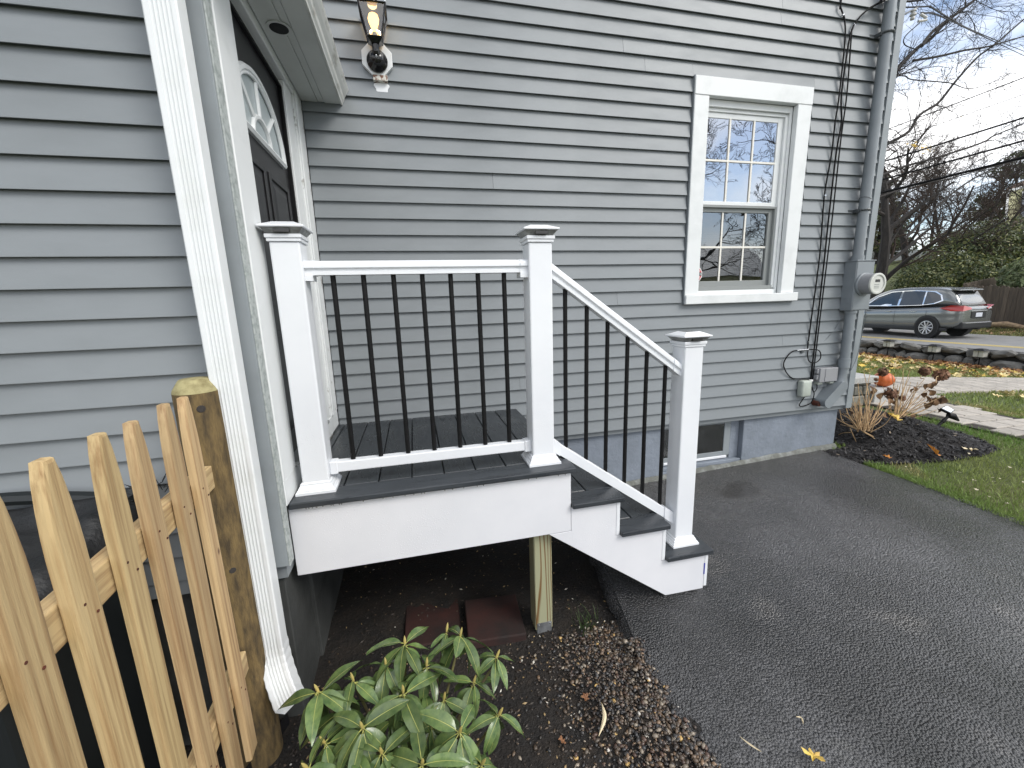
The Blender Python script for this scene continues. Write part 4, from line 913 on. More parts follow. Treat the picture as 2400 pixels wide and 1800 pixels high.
cable('ground_wire', [(3.595, 2.60, 1.49), (3.60, 2.62, 1.36), (3.64, 2.66, 1.10), (3.63, 2.668, .95), (3.58, 2.67, .83), (3.52, 2.672, .76), (3.45, 2.675, .71)], .0028, M['greycable'], 'thin grey wire curving from the meter down the corner board', 'wire')
cable('ground_wire', [(3.44, 2.690, 1.30), (3.40, 2.692, 1.22), (3.34, 2.693, 1.15), (3.26, 2.694, 1.09), (3.24, 2.694, 1.08)], .0022, M['greycable'], 'thin grey wire slanting across the siding below the meter', 'wire')
sp_ = empty('cable_splitter', (3.08, 2.68, 1.05), 'small bright metal cable splitter on the siding', 'splitter')
MB().tube([(3.02, Yc, 1.053), (3.137, Yc, 1.055)], .0052, 8).build('connector', M['steel'], sp_, smooth=True)
box('ground_block', (3.063, Yc - .004, 1.028), (3.085, YW - .0145, 1.049), M['strap'], sp_, .002)
MB().lathe([(.004, Yc - .006), (.004, Yc + .002), (.002, Yc + .004)], 8, (3.092, 0, 1.036), 'y').build('screw', M['steel'], sp_)
clip_spots = ((3.104, 3.425, 'bright clip high on the leftmost black cable'), (3.124, 2.235, 'bright clip on the leftmost cable beside the window'), (3.126, 1.118, 'bright clip on the leftmost cable above the splitter'), (3.213, 3.375, 'bright clip tying the cables together near the top'))
for x, z, l in clip_spots:
    o = MB().lathe([(.007, Yc - .010), (.007, Yc - .004), (.003, Yc + .004)], 8, (x, 0, z), 'y').build('cable_clip', M['steel'], None, smooth=True); tag(o, l, 'clip', 'cable clips on the siding')
# service drop: sleeve, insulators and the line to the street
drop = empty('service_drop', (3.5, 2.6, 3.5), 'black service drop with a white sleeve running from the house corner to the street', 'cable')
pA, pB = Vector((3.37, 2.63, 3.508)), at(2075, 18, 3.9)
pC = at(2180, 15, 4.6)
MB().tube(bez([(3.33, 2.675, 3.487), (3.36, 2.64, 3.50), tuple(pA), tuple(pB), tuple(pC)], 8), .0075, 8).build('cable', M['cable'], drop, smooth=True)
MB().tube([tuple(pA + Vector((.03, -.01, .006))), tuple(at(2122, 13, 4.1))], .0088, 8).build('sleeve', M['sticker_white'], drop, smooth=True)
MB().tube(bez([tuple(pC), tuple(at(2230, 45, 6.0)), tuple(at(2300, 80, 9.0)), tuple(at(2420, 128, 18))], 8), .009, 6).build('drop_line', M['cable'], drop, smooth=True)
MB().tube(bez([tuple(at(2160, 30, 4.3)), tuple(at(2210, 40, 5.5)), tuple(at(2310, 88, 9.5)), tuple(at(2420, 140, 18))], 8), .009, 6).build('drop_line', M['cable'], drop, smooth=True)
MB().tube(bez([tuple(at(2155, 54, 4.3)), tuple(at(2122, 85, 4.2)), tuple(at(2121, 105, 4.2)), tuple(at(2150, 117, 4.25))], 8), .005, 6).build('drip_loop', M['cable'], drop, smooth=True)
MB().tube(bez([(3.55, 2.66, 3.455), tuple(at(2115, 35, 3.95)), tuple(at(2150, 18, 4.3))], 8), .009, 8).build('bracket_arm', M['strap'], drop, smooth=True)
ins = at(2140, 34, 4.1)
MB().lathe([(.006, .05), (.022, .04), (.024, .028), (.012, .022), (.012, .012), (.026, .006), (.026, -.01), (.012, -.016), (.02, -.03), (.018, -.045), (.004, -.05)], 14, tuple(ins)).build('insulator', M['insul'], drop, smooth=True)
for a_, b_ in (((2158, 33), (2172, 42)), ((2152, 50), (2172, 47))):
    MB().tube([tuple(at(*a_, 4.3)), tuple(at(*b_, 4.3))], .012, 8).build('splice', M['insul'], drop, smooth=True)
# ================================================================== PICKET FENCE
fence = empty('picket_fence', (-.61, 1.0, -.1), 'new cedar picket fence running towards the camera from a round post', 'fence')
def picket_mesh(wd, h, seed):
    r = random.Random(seed); th = .019
    hw = wd / 2; prof = []
    # outline in (u along fence, z): dog-eared gothic top with a flat tip
    sh = h - .165; tip = hw * .40
    pts = [(-hw, 0), (hw, 0), (hw, sh), (hw * .95, sh + .04), (hw * .83, sh + .085), (hw * .65, sh + .13), (tip, h), (-tip, h), (-hw * .65, sh + .13), (-hw * .83, sh + .085), (-hw * .95, sh + .04), (-hw, sh)]
    # bellied front face: several columns across
    b = MB(); b.prism([(u, z) for u, z in pts], lambda a, c: (0, a, c), lambda a, c: (th, a, c))
    me = mesh('picket', b.v, b.f, M['picket']); bm = bmesh.new(); bm.from_mesh(me); bmesh.ops.recalc_face_normals(bm, faces=bm.faces)
    fr = [e for e in bm.edges if all(abs(v.co.x - th) < 1e-6 for v in e.verts)]
    bmesh.ops.bevel(bm, geom=fr, offset=.007, segments=2, profile=.6, affect='EDGES')
    bm.to_mesh(me); bm.free(); return me
pk_y = [1.264, 1.150, 1.030, .909, .786, .664, .543]
for i, y in enumerate(pk_y):
    x = -.626 + .028 * (1.264 - y) / .5 - .008
    o = put('picket', picket_mesh((.057, .059, .058, .060, .061, .063, .063)[i], 1.205, i), fence, (x, y, .075 + (.0, .004, -.003, .002, .0, .004, 0)[i]))
    o.rotation_euler = (R_((.3, -.4, .5, -.2, .3, -.3, 0)[i]), 0, R_(3))
def fence_rail(zc):
    b = MB(); y0_, y1_ = .30, 1.385
    def X(y): return -.634 + .028 * (1.264 - y) / .5 - .004
    b.add([(X(y) - dx_, y, zc + dz_) for y in (y0_, y1_) for dx_, dz_ in ((.0, -.037), (.0, .037), (.036, .037), (.036, -.037))], [(0, 1, 2, 3), (4, 7, 6, 5), (0, 4, 5, 1), (1, 5, 6, 2), (2, 6, 7, 3), (3, 7, 4, 0)])
    return b.build('rail', M['rail_wood'], fence, .004)
fence_rail(1.0); fence_rail(.325)
pp = MB(); PXC, PYC, PR = -.680, 1.452, .064
prof = [(PR * 1.03, -.35), (PR * 1.03, 0), (PR, .4), (PR * .985, .9), (PR * .97, 1.262)]
pp.lathe(prof, 28, (PXC, PYC, 0)); pp.build('post', M['logpost'], fence, smooth=True)
MB().lathe([(PR * .972, 1.2622), (PR * .93, 1.272), (PR * .66, 1.300), (PR * .58, 1.303), (.001, 1.304)], 28, (PXC, PYC, 0)).build('post_top', M['logtop'], fence, smooth=True)
for q, zz, r_ in ((R_(-62), 1.215, .013), (R_(-105), 1.225, .011), (R_(-58), .66, .012)):
    c = Vector((PXC + math.cos(q) * PR * .965, PYC + math.sin(q) * PR * .965, zz)); n_ = Vector((math.cos(q), math.sin(q), 0))
    MB().tube([tuple(c - n_ * .004), tuple(c + n_ * .0025)], [r_, r_ * .8], 12).build('knot', M['bark'], fence, smooth=True)
# nail heads where pickets meet the rails
for i, y in enumerate(pk_y):
    for zc in (1.0, .325):
        for du, dz in ((-.012, .016), (.010, -.014)):
            x = -.626 + .028 * (1.264 - y) / .5 - .008 + .0192
            MB().tube([(x, y + du, zc + dz), (x + .0012, y + du, zc + dz)], .0028, 8).build('nail', M['rust'], fence)

# black bin with bagged mulch standing behind the fence
bn = empty('black_bin', (-1.25, 1.25, -.1), 'low black bin heaped with wet black plastic behind the picket fence', 'bin')
def lump(name, x0, x1, y0, y1, zf, m, seed, nx=46, ny=26, amp=.02):
    v = []; 
    for j in range(ny + 1):
        for i in range(nx + 1):
            x = x0 + (x1 - x0) * i / nx; y = y0 + (y1 - y0) * j / ny
            e = min(i, nx - i) / nx * (x1 - x0); e2 = min(j, ny - j) / ny * (y1 - y0); d_ = min(e, e2)
            z = zf(x, y) + amp * mnoise.noise((x * 9 + seed, y * 9, 0)) + amp * .9 * abs(mnoise.noise((x * 5, y * 16 + seed, 4))) - (.10 * (1 - min(1, d_ / .05)) ** 2)
            v.append((x, y, z))
    n = nx + 1; f = [(j * n + i, j * n + i + 1, (j + 1) * n + i + 1, (j + 1) * n + i) for j in range(ny) for i in range(nx)]
    return put(name, mesh(name, v, f, m, True), bn)
zprism('bin_body', [(-2.2, 1.02), (-.98, 1.02), (-.955, 1.06), (-.955, 1.47), (-2.2, 1.47)], -.12, .76, M['bin'], bn, .012)
lump('plastic_heap', -2.2, -.90, .96, 1.53, lambda x, y: .80 + .22 * (y - 1.0) + .03 * sstep(-1.35, -.95, x), M['plastic_black'], 1.0, amp=.035)
rim = [(-2.2, 1.50, .95), (-1.7, 1.505, .945), (-1.36, 1.505, .955), (-1.22, 1.50, .955), (-1.08, 1.50, .935), (-.96, 1.49, .92), (-.88, 1.47, .95), (-.85, 1.43, .90)]
MB().tube(bez(rim, 6), .022, 8).build('bin_rim', M['bin'], bn, smooth=True)
fr_ = MB()
for i in range(46):
    x = random.uniform(-.92, -.83); y = random.uniform(1.42, 1.5); z = random.uniform(.92, .97)
    fr_.tube([(x, y, z), (x + random.uniform(-.03, .03), y + random.uniform(-.02, .01), z + random.uniform(.01, .04))], .0012, 4)
fr_.build('frayed_edge', M['plastic_black'], bn)
ed = MB(); ep = [on_z(560, 1795, -.07), on_z(600, 1745, -.07), on_z(640, 1700, -.07), on_z(668, 1660, -.07)]
ev = []
for p in bez(ep, 6): ev += [(p.x, p.y, soil_z(p.x, p.y) - .02), (p.x, p.y, soil_z(p.x, p.y) + .05), (p.x + .006, p.y + .002, soil_z(p.x, p.y) + .05), (p.x + .006, p.y + .002, soil_z(p.x, p.y) - .02)]
ed.add(ev, [(4 * i + a, 4 * i + (a + 1) % 4, 4 * i + 4 + (a + 1) % 4, 4 * i + 4 + a) for i in range(len(ev) // 4 - 1) for a in range(4)])
tag(ed.build('garden_edging', M['edging']), 'black plastic garden edging strip at the foot of the fence', 'edging')

# ================================================================== RHODODENDRON
rh_c = Vector((-.115, 1.02, -.06))
rhodo = empty('rhododendron', rh_c, 'young green rhododendron shrub with whorled leaves in front of the porch', 'shrub')
def leaf_mesh(seed):
    r = random.Random(seed); n = 8; v = []; f = []; mi = []
    Lf = .122; W = .0215 * r.uniform(.9, 1.15); k = r.uniform(.1, .55); tw = r.uniform(-.5, .5)
    pet = .013
    for i in range(n + 1):
        t = i / n; x = pet + Lf * t
        wv = W * (math.sin(math.pi * min(1, (t * .96 + .02)) ** .85) ** .75) * (1.0 if t < .98 else .2)
        z = -k * Lf * t * t * .8; wav = .0022 * math.sin(t * 9 + seed)
        up = .30 * wv
        for s_ in (-1, -.5, 0, .5, 1):
            zz = z + up * abs(s_) ** 1.4 + (wav * s_ if s_ else 0) + tw * .01 * t * s_
            v.append((x * math.cos(.0), s_ * wv, zz + (.0012 if abs(s_) == .5 else 0)))
    for i in range(n):
        for j in range(4): f.append((i * 5 + j, i * 5 + j + 1, i * 5 + 6 + j, i * 5 + 5 + j)); mi.append(0)
    # rib and petiole
    b0 = len(v)
    for i in range(n + 1):
        t = i / n; x = pet + Lf * t; z = -k * Lf * t * t * .8 + .0006; wr = .0010 * (1 - .85 * t)
        v += [(x, -wr, z), (x, wr, z)]
    for i in range(n): f.append((b0 + 2 * i, b0 + 2 * i + 1, b0 + 2 * i + 3, b0 + 2 * i + 2)); mi.append(1)
    b1 = len(v); v += [(0, -.0016, -.0016), (0, .0016, -.0016), (0, 0, .0018), (pet + .004, -.0014, -.0012), (pet + .004, .0014, -.0012), (pet + .004, 0, .0014)]
    f += [(b1, b1 + 1, b1 + 4, b1 + 3), (b1 + 1, b1 + 2, b1 + 5, b1 + 4), (b1 + 2, b1, b1 + 3, b1 + 5)]; mi += [1, 1, 1]
    me = mesh('leaf', v, f, [M['leaf'], M['rib']], True); me.polygons.foreach_set('material_index', mi); return me
LEAVES = [leaf_mesh(i) for i in range(7)]
rl = random.Random(21)
def whorl(P, axis, nlf, size, droop=(15, 55), bud=True):
    axis = axis.normalized(); q = axis.to_track_quat('Z', 'X')
    ph = rl.uniform(0, 6.28)
    for i in range(nlf):
        yaw = ph + 2 * math.pi * i / nlf + rl.uniform(-.25, .25); pit = R_(rl.uniform(*droop)); 
        if i % 3 == 2: pit -= R_(35)
        m = Matrix.Translation(P + axis * rl.uniform(-.012, .003)) @ q.to_matrix().to_4x4() @ Matrix.Rotation(yaw, 4, 'Z') @ Matrix.Rotation(pit, 4, 'Y') @ Matrix.Rotation(R_(rl.uniform(-22, 22)), 4, 'X') @ Matrix.Scale(size * rl.uniform(.8, 1.12), 4)
        put('leaf', LEAVES[rl.randrange(7)], rhodo, mw_=m)
    if bud:
        pts = [P - axis * .004, P + axis * .008, P + axis * .018, P + axis * .026]
        MB().tube([tuple(p) for p in pts], [.0028, .0046, .0036, .0008], 8).build('bud', M['bud'], rhodo, smooth=True)
# whorl centres: photo pixel, distance along the view axis chosen from leaf length, number of leaves, relative size
WH = [((949, 1509), 1.36, 7, .95), ((1079, 1489), 1.40, 8, 1.0), ((1164, 1540), 1.36, 5, .72), ((746, 1620), 1.22, 8, 1.02), ((828, 1594), 1.27, 6, .9), ((945, 1623), 1.19, 8, 1.08), ((850, 1706), 1.10, 8, 1.02), ((1077, 1717), 1.10, 9, 1.05), ((1170, 1674), 1.20, 6, .85), ((1000, 1560), 1.30, 7, .95), ((1040, 1640), 1.24, 7, 1.0), ((895, 1765), 1.06, 7, 1.0), ((990, 1790), 1.02, 7, 1.0), ((760, 1740), 1.12, 6, .95), ((1130, 1790), 1.06, 6, .95), ((905, 1560), 1.32, 6, .9), ((1010, 1700), 1.17, 7, .95), ((920, 1680), 1.18, 7, .95), ((800, 1660), 1.22, 5, .9), ((1110, 1600), 1.32, 6, .85), ((1047, 1478), 1.43, 3, .55), ((870, 1840), 1.0, 7, 1.0), ((1060, 1850), .99, 7, 1.0), ((720, 1800), 1.06, 6, .9)]
for (px, py), t, nl, sz in WH:
    nl += 2; sz *= .93; P = at(px, py, t)
    ax = (P - (rh_c + Vector((0, 0, .05)))); ax = Vector((ax.x * .8, ax.y * .8, ax.z * .6 + .22))
    whorl(P, ax, nl, sz)
    base = rh_c + Vector((rl.uniform(-.04, .04), rl.uniform(-.04, .04), .0)); mid = base.lerp(P, .55) + Vector((0, 0, .02))
    MB().tube(bez([tuple(base), tuple(mid), tuple(P - ax.normalized() * .03), tuple(P)], 4), [.0062] * 4 + [.0045] * 4 + [.0034] * 5, 7).build('stem', M['twig'], rhodo, smooth=True)

# ================================================================== GROUND COVER BY THE PORCH
def ico():
    bm = bmesh.new(); bmesh.ops.create_icosphere(bm, subdivisions=1, radius=1)
    v = np.array([x.co[:] for x in bm.verts]); f = np.array([[q.index for q in p.verts] for p in bm.faces]); bm.free(); return v, f
IV, IF = ico()
def scatter_blobs(name, P, S, cols, m, flat=.6):
    n = len(P); V = np.zeros((n, len(IV), 3)); 
    for i in range(n):
        a = RNG.uniform(0, 6.28); c_, s_ = np.cos(a), np.sin(a); sc_ = np.array([1.25, RNG.uniform(.65, 1.0), RNG.uniform(flat - .2, flat + .1)]) * S[i]
        q = IV * sc_ * (1 + RNG.uniform(-.13, .13, (len(IV), 1)))
        tl = RNG.uniform(-.4, .4); q = q @ np.array([[1, 0, 0], [0, np.cos(tl), -np.sin(tl)], [0, np.sin(tl), np.cos(tl)]])
        V[i] = q @ np.array([[c_, -s_, 0], [s_, c_, 0], [0, 0, 1]]).T + P[i]
    F = (IF[None] + (np.arange(n) * len(IV))[:, None, None]).reshape(-1, 3)
    C_ = np.repeat(np.array(cols), len(IF), axis=0)
    return put(name, colmesh(name, V.reshape(-1, 3).tolist(), F.tolist(), C_, m, True))
PAL = np.array([[.045, .032, .022], [.075, .050, .030], [.13, .082, .045], [.055, .052, .050], [.10, .075, .05], [.19, .11, .05], [.035, .030, .027], [.085, .045, .028], [.24, .19, .13], [.030, .030, .032], [.06, .04, .03], [.03, .025, .02]])
P = []; S = []; Cc = []
while len(P) < 6800:
    y = RNG.uniform(.35, 1.62); d_ = abs(RNG.normal(0, 1)) * (.17 + .12 * max(0, 1.25 - y)); x = edge_x(y) - .02 - d_
    if d_ > .6: continue
    s_ = .0034 + .0080 * RNG.random() ** 2.0
    if RNG.random() < .16 and y < 1.45: x = edge_x(y) + RNG.normal(-.012, .020); z = ground(x, y) + .002
    else: z = soil_z(x, y) + RNG.uniform(-.001, .007) 
    P.append((x, y, z)); S.append(s_); c_ = PAL[RNG.integers(len(PAL))] * RNG.uniform(.7, 1.3); c_ = c_ * .72 + c_.mean() * .28
    if RNG.random() < .007: c_ = np.array([.50, .33, .12])
    if RNG.random() < .008: c_ = np.array([.50, .47, .42])
    Cc.append((*c_, 1))
tag(scatter_blobs('gravel', P, S, Cc, M['gravel']), 'brown wet pebbles along the driveway edge', kind='stuff')
# crumbs, chips and specks on the soil
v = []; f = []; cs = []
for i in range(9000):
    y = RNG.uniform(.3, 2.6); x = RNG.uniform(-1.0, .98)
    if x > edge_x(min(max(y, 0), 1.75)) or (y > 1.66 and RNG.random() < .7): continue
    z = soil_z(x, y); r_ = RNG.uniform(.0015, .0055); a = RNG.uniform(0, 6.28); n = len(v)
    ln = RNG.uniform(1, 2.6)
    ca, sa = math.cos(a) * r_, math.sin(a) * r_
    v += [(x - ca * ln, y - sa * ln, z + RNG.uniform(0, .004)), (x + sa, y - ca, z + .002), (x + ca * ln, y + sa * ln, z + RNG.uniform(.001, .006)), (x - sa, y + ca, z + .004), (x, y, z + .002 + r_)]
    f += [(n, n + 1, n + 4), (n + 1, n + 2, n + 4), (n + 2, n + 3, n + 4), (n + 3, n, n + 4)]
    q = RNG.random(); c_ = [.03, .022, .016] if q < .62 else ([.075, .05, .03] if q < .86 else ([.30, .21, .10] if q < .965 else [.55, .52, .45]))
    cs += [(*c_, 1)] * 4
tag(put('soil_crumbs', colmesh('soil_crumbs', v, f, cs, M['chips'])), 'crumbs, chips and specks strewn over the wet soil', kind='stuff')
# a few grass tufts at the gravel
def blades(name, pts, hmin, hmax, wd, colf, m=M['blade'], lean=.5):
    v = []; f = []; cs = []
    for (x, y, z) in pts:
        a = RNG.uniform(0, 6.28); h = RNG.uniform(hmin, hmax); l = h * RNG.uniform(.1, lean); b_ = RNG.uniform(0, 6.28); w_ = wd * RNG.uniform(.7, 1.3)
        ca, sa = math.cos(a) * w_, math.sin(a) * w_; lx, ly = math.cos(b_) * l, math.sin(b_) * l; n = len(v)
        v += [(x - ca, y - sa, z), (x + ca, y + sa, z), (x + ca * .7 + lx * .45, y + sa * .7 + ly * .45, z + h * .6), (x - ca * .7 + lx * .45, y - sa * .7 + ly * .45, z + h * .6), (x + lx, y + ly, z + h * .92)]
        f += [(n, n + 1, n + 2, n + 3), (n + 3, n + 2, n + 4)]; c_ = colf(x, y); cs += [c_, c_]
    return put(name, colmesh(name, v, f, cs, m))
tp = on_z(1372, 1455, -.06); pts = []
for i in range(70): x = tp.x + RNG.normal(0, .035); y = tp.y + RNG.normal(0, .035); pts.append((x, y, soil_z(x, y)))
tag(blades('grass_tuft', pts, .03, .09, .0015, lambda x, y: (.05, .09, .025, 1), lean=1.0), 'small dark grass tuft at the porch end of the gravel', 'grass')

# ================================================================== LAWN
isl = []
def walk_in(x, y, g_=0.0):
    a = 5.22 - g_ <= x <= 6.12 + g_ and y <= 4.95 + g_
    b = 3.93 - g_ <= y <= 4.95 + g_ and 5.0 - g_ <= x <= 12.2
    c = 6.1 <= x <= 7.07 and 2.98 <= y <= 3.95 and math.hypot(x - 7.07, y - 2.98) > .95 - g_
    return a or b or c
walk_poly = None
def lawn_col(x, y):
    q = mnoise.noise((x * 1.1, y * 1.1, 0)); p_ = mnoise.noise((x * 3.1, y * 3.1, 7)); far = sstep(5.5, 9, x)
    c1 = np.array([.145, .25, .05]); c2 = np.array([.27, .29, .095]); c3 = np.array([.42, .34, .17])
    t = min(1, max(0, .35 + q * .8 + .5 * far)); c = c1 * (1 - t) + c2 * t
    s = sstep(.30, .52, p_ + .15 * q); c = c * (1 - s * .7) + c3 * s * .7
    return (*(c * RNG.uniform(.65, 1.35)), 1)
bl = []
def try_blade(x, y):
    if x < 3.47 + .02 * mnoise.noise((y * 6, 0, 0)) + (.05 * (y - 2.1) if y > 2.1 else 0) or walk_in(x, y, -.01) or inpoly(x, y, bed_poly): return
    bl.append((x, y, ground(x, y) - .012))
for i in range(42000): try_blade(RNG.uniform(3.4, 6.6), RNG.uniform(.4, 3.3))
for i in range(5000):   # fringe beside the drive
    try_blade(3.47 + abs(RNG.normal(0, .06)), RNG.uniform(-.5, 2.5))
tag(blades('grass', bl, .016, .050, .0022, lawn_col, lean=.9), 'short green grass of the front lawn', kind='stuff')
bl = []
for i in range(36000): try_blade(RNG.uniform(6.0, 12.3), RNG.uniform(2.2, 10.5))
tag(blades('grass', bl, .03, .06, .006, lawn_col, lean=.9), 'yellowish grass between the walk and the stone wall', kind='stuff')
bl = []
for i in range(16000):
    x = RNG.uniform(21.6, 28); y = RNG.uniform(8, 26); bl.append((x, y, ground(x, y) - .01))
tag(blades('grass', bl, .05, .14, .02, lambda x, y: (*(np.array([.20, .19, .07]) * RNG.uniform(.6, 1.4)), 1)), 'dry grass on the verge across the street', kind='stuff')

# ------------------------------------------------ paved walk
arc_ = [(7.07 - .96 * math.cos(R_(a_)), 2.98 + .96 * math.sin(R_(a_))) for a_ in range(0, 91, 15)]
wk = sheet('walkway', [(5.20, -6), (6.11, -6)] + arc_ + [(12.2, 3.94), (12.2, 4.97), (4.9, 4.97), (4.9, 3.6), (5.20, 3.6)], M['sand'], .004, .3)
PVM = {}
def paver_mesh(l, w_):
    key = (round(l, 3), round(w_, 3))
    if key not in PVM:
        b = MB().box((-l / 2, -w_ / 2, -.02), (l / 2, w_ / 2, .012)); me = mesh('paver', b.v, b.f, M['paver']); bm = bmesh.new(); bm.from_mesh(me)
        ed_ = [e for e in bm.edges if all(v.co.z > 0 for v in e.verts)]; bmesh.ops.bevel(bm, geom=ed_, offset=.006, segments=1, affect='EDGES'); bmesh.ops.recalc_face_normals(bm, faces=bm.faces); bm.to_mesh(me); bm.free(); PVM[key] = me
    return PVM[key]
pv = []
PL, PWd = .236, .172
for j in range(34):                              # courses across the branch beside the lawn
    y = .62 + j * (PWd + .013)
    if y > 4.9: break
    for i in range(-1, 10):
        x = 5.33 + (i + (.5 if j % 2 else 0)) * (PL + .013)
        if 5.22 <= x - PL / 2 + .03 and x + PL / 2 - .05 <= 6.12 + (0 if y < 2.98 else (.95 - math.sqrt(max(0, .9025 - (min(y, 3.93) - 2.98) ** 2)))) and x < 7.0: pv.append((x, y, PL, PWd))
for j in range(6):
    y = 4.02 + j * (PWd + .013)
    for i in range(24):
        x = 7.12 + (i + (.5 if j % 2 else 0)) * (PL + .013)
        if x < 12.1: pv.append((x, y, PL, PWd))
pv.sort(key=lambda p: p[0] ** 2 + p[1] ** 2)
for x, y, l, w_ in pv[:300]:
    o = put('paver', paver_mesh(l, w_), wk, (x, y, ground(x, y) + .006 + random.uniform(-.0015, .0015)))
    sl_ = (ground(x + .1, y) - ground(x - .1, y)) / .2; o.rotation_euler = (0, -math.atan(sl_), R_(random.uniform(-1.2, 1.2)))

# ------------------------------------------------ fallen leaves
def maple(sz):
    pts = []; n = 11
    rs = [1, .66, .52, .80, .92, .62, .44, .58, .64, .42, .32, .42, .64, .58, .44, .62, .92, .80, .52, .66]
    rs = [r_ * random.uniform(.85, 1.12) for r_ in rs]
    for i, r_ in enumerate(rs):
        a = math.pi / 2 + 2 * math.pi * i / len(rs); pts.append((r_ * math.cos(a) * sz, r_ * math.sin(a) * sz, .5 * sz * abs(math.sin(i * .9)) * r_))
    v = [(0, 0, .0)] + pts + [(0, -sz * 1.2, .1 * sz), (.03 * sz, -sz * .2, .02 * sz)]; f = [(0, 1 + i, 1 + (i + 1) % len(rs)) for i in range(len(rs))] + [(0, len(v) - 2, len(v) - 1)]
    return v, f
def one_leaf(name, p, sz, m, label, tilt=10, rot=0, cat='leaf'):
    v, f = maple(sz); o = put(name, mesh(name, v, f, m)); o.location = p; o.rotation_euler = (R_(tilt), R_(tilt * .4), rot)
    return tag(o, label, cat)
q = on_g(2190, 1068, .03); one_leaf('fallen_leaf', (q.x, q.y, ground(q.x, q.y) + .045), .075, M['oleaf'], 'orange maple leaf standing on the grass edge of the mulch bed', 50, .6)
q = on_g(1905, 1785); one_leaf('fallen_leaf', (q.x, q.y, ground(q.x, q.y) + .012), .036, M['yleaf'], 'crumpled yellow leaf on the wet driveway near the bottom edge', 14, 2.2)
q = on_z(1372, 1622, -.05); one_leaf('fallen_leaf', (q.x, q.y, soil_z(q.x, q.y) + .012), .022, M['bleaf'], 'curled brown leaf lying on the soil beside the gravel', 25, .4)
q = on_z(1318, 1712, -.05); one_leaf('fallen_leaf', (q.x, q.y, soil_z(q.x, q.y) + .012), .020, M['bleaf'], 'brown curled leaf on the gravel just right of the shrub', 25, 1.4)
q = on_g(2200, 960, .12); one_leaf('fallen_leaf', (q.x, q.y, q.z + .03), .05, M['bleaf'], 'brown leaf on the far edge of the mulch bed', 40, 1.4) if False else None
q = on_g(2025, 990, .12); one_leaf('fallen_leaf', (4.02, 2.56, ground(4.0, 2.5) + .26), .075, M['yleaf'], 'bright yellow leaf caught in the dry hydrangea stems', 30, .3)
q = on_g(2080, 1083, 0); one_leaf('fallen_leaf', (q.x, q.y, ground(q.x, q.y) + .035), .035, M['oleaf'], 'small orange leaf at the tip of the lawn by the driveway', 12, .3)
q = on_g(2270, 1063, 0); one_leaf('fallen_leaf', (q.x, q.y, ground(q.x, q.y) + .03), .06, M['straw'], 'pale leaf at the right end of the mulch bed', 8, 2.3)
# dry grass blades on the driveway and gravel
def strip(name, pxs, wd, m, label, gz=lambda x, y: ground(x, y) + .010):
    pts = []
    for p in pxs:
        q = on_g(*p); pts.append(Vector((q.x, q.y, gz(q.x, q.y))))
    b = MB(); c = bez(pts, 5); v = []
    for i, p in enumerate(c):
        t = (c[min(i + 1, len(c) - 1)] - c[max(i - 1, 0)]).normalized(); s_ = t.cross(Vector((0, 0, 1))).normalized() * wd * math.sin(math.pi * (i + .3) / (len(c) - .4)); v += [p - s_, p + Vector((0, 0, .003)), p + s_]
    b.add([tuple(x) for x in v], [(3 * i + a, 3 * i + a + 1, 3 * i + a + 4, 3 * i + a + 3) for i in range(len(c) - 1) for a in (0, 1)])
    return tag(b.build(name, m), label, 'dry blade')
strip('dry_blade', ((1733, 1741), (1757, 1763), (1783, 1777)), .0035, M['straw'], 'pale dry grass blade on the asphalt nearest the gravel')
strip('dry_blade', ((1865, 1686), (1876, 1700), (1881, 1715)), .003, M['straw'], 'short pale curved blade on the asphalt above the yellow leaf')
strip('dry_blade', ((1410, 1660), (1417, 1695), (1403, 1732)), .007, M['straw'], 'dry tan willow leaf lying on the gravel', lambda x, y: soil_z(x, y) + .035)
strip('dry_blade', ((2300, 1030), (2296, 1038), (2299, 1042)), .008, M['straw'], 'pale blade in the grass right of the mulch bed', lambda x, y: ground(x, y) + .03) if False else None
# leaf litter over the far lawn and against the stone wall
v = []; f = []; cs = []
def litter(x, y, z, sz, c_):
    vv, ff = maple(sz); a = RNG.uniform(0, 6.28); t1, t2 = RNG.uniform(-.5, .5, 2); n = len(v)
    Mx = Matrix.Rotation(a, 3, 'Z') @ Matrix.Rotation(t1, 3, 'X') @ Matrix.Rotation(t2, 3, 'Y')
    for p in vv: q = Mx @ Vector(p); v.append((q.x + x, q.y + y, q.z + z))
    f.extend([tuple(k_ + n for k_ in t_) for t_ in ff]); cs.extend([(*c_, 1)] * len(ff))
for i in range(520):
    x = 12.1 - abs(RNG.normal(0, 2.4)); y = RNG.uniform(5.0, 10.5)
    if x < 7.0: continue
    c_ = np.array([[.70, .52, .12], [.72, .60, .30], [.62, .50, .28], [.45, .27, .10]][RNG.integers(4)]) * RNG.uniform(.7, 1.1)
    litter(x, y, ground(x, y) + .03, RNG.uniform(.05, .10), c_)
for i in range(650):
    x = 12.22 - abs(RNG.normal(0, .22)); y = RNG.uniform(3.4, 10)
    litter(x, y, ground(x, y) + .02 + .05 * max(0, 1 - (12.2 - x) / .3) * RNG.random(), RNG.uniform(.05, .09), np.array([.34, .17, .07]) * RNG.uniform(.6, 1.3))
for i in range(160):
    x = RNG.uniform(21.6, 23.4); y = RNG.uniform(8, 15); litter(x, y, ground(x, y) + .04, RNG.uniform(.06, .10), np.array([.42, .27, .15]) * RNG.uniform(.5, 1.4))
for i in range(14):
    x = RNG.uniform(7.2, 8.0); y = RNG.uniform(3.1, 3.7); litter(x, y, ground(x, y) + .04, RNG.uniform(.05, .09), np.array([.70, .58, .30]))
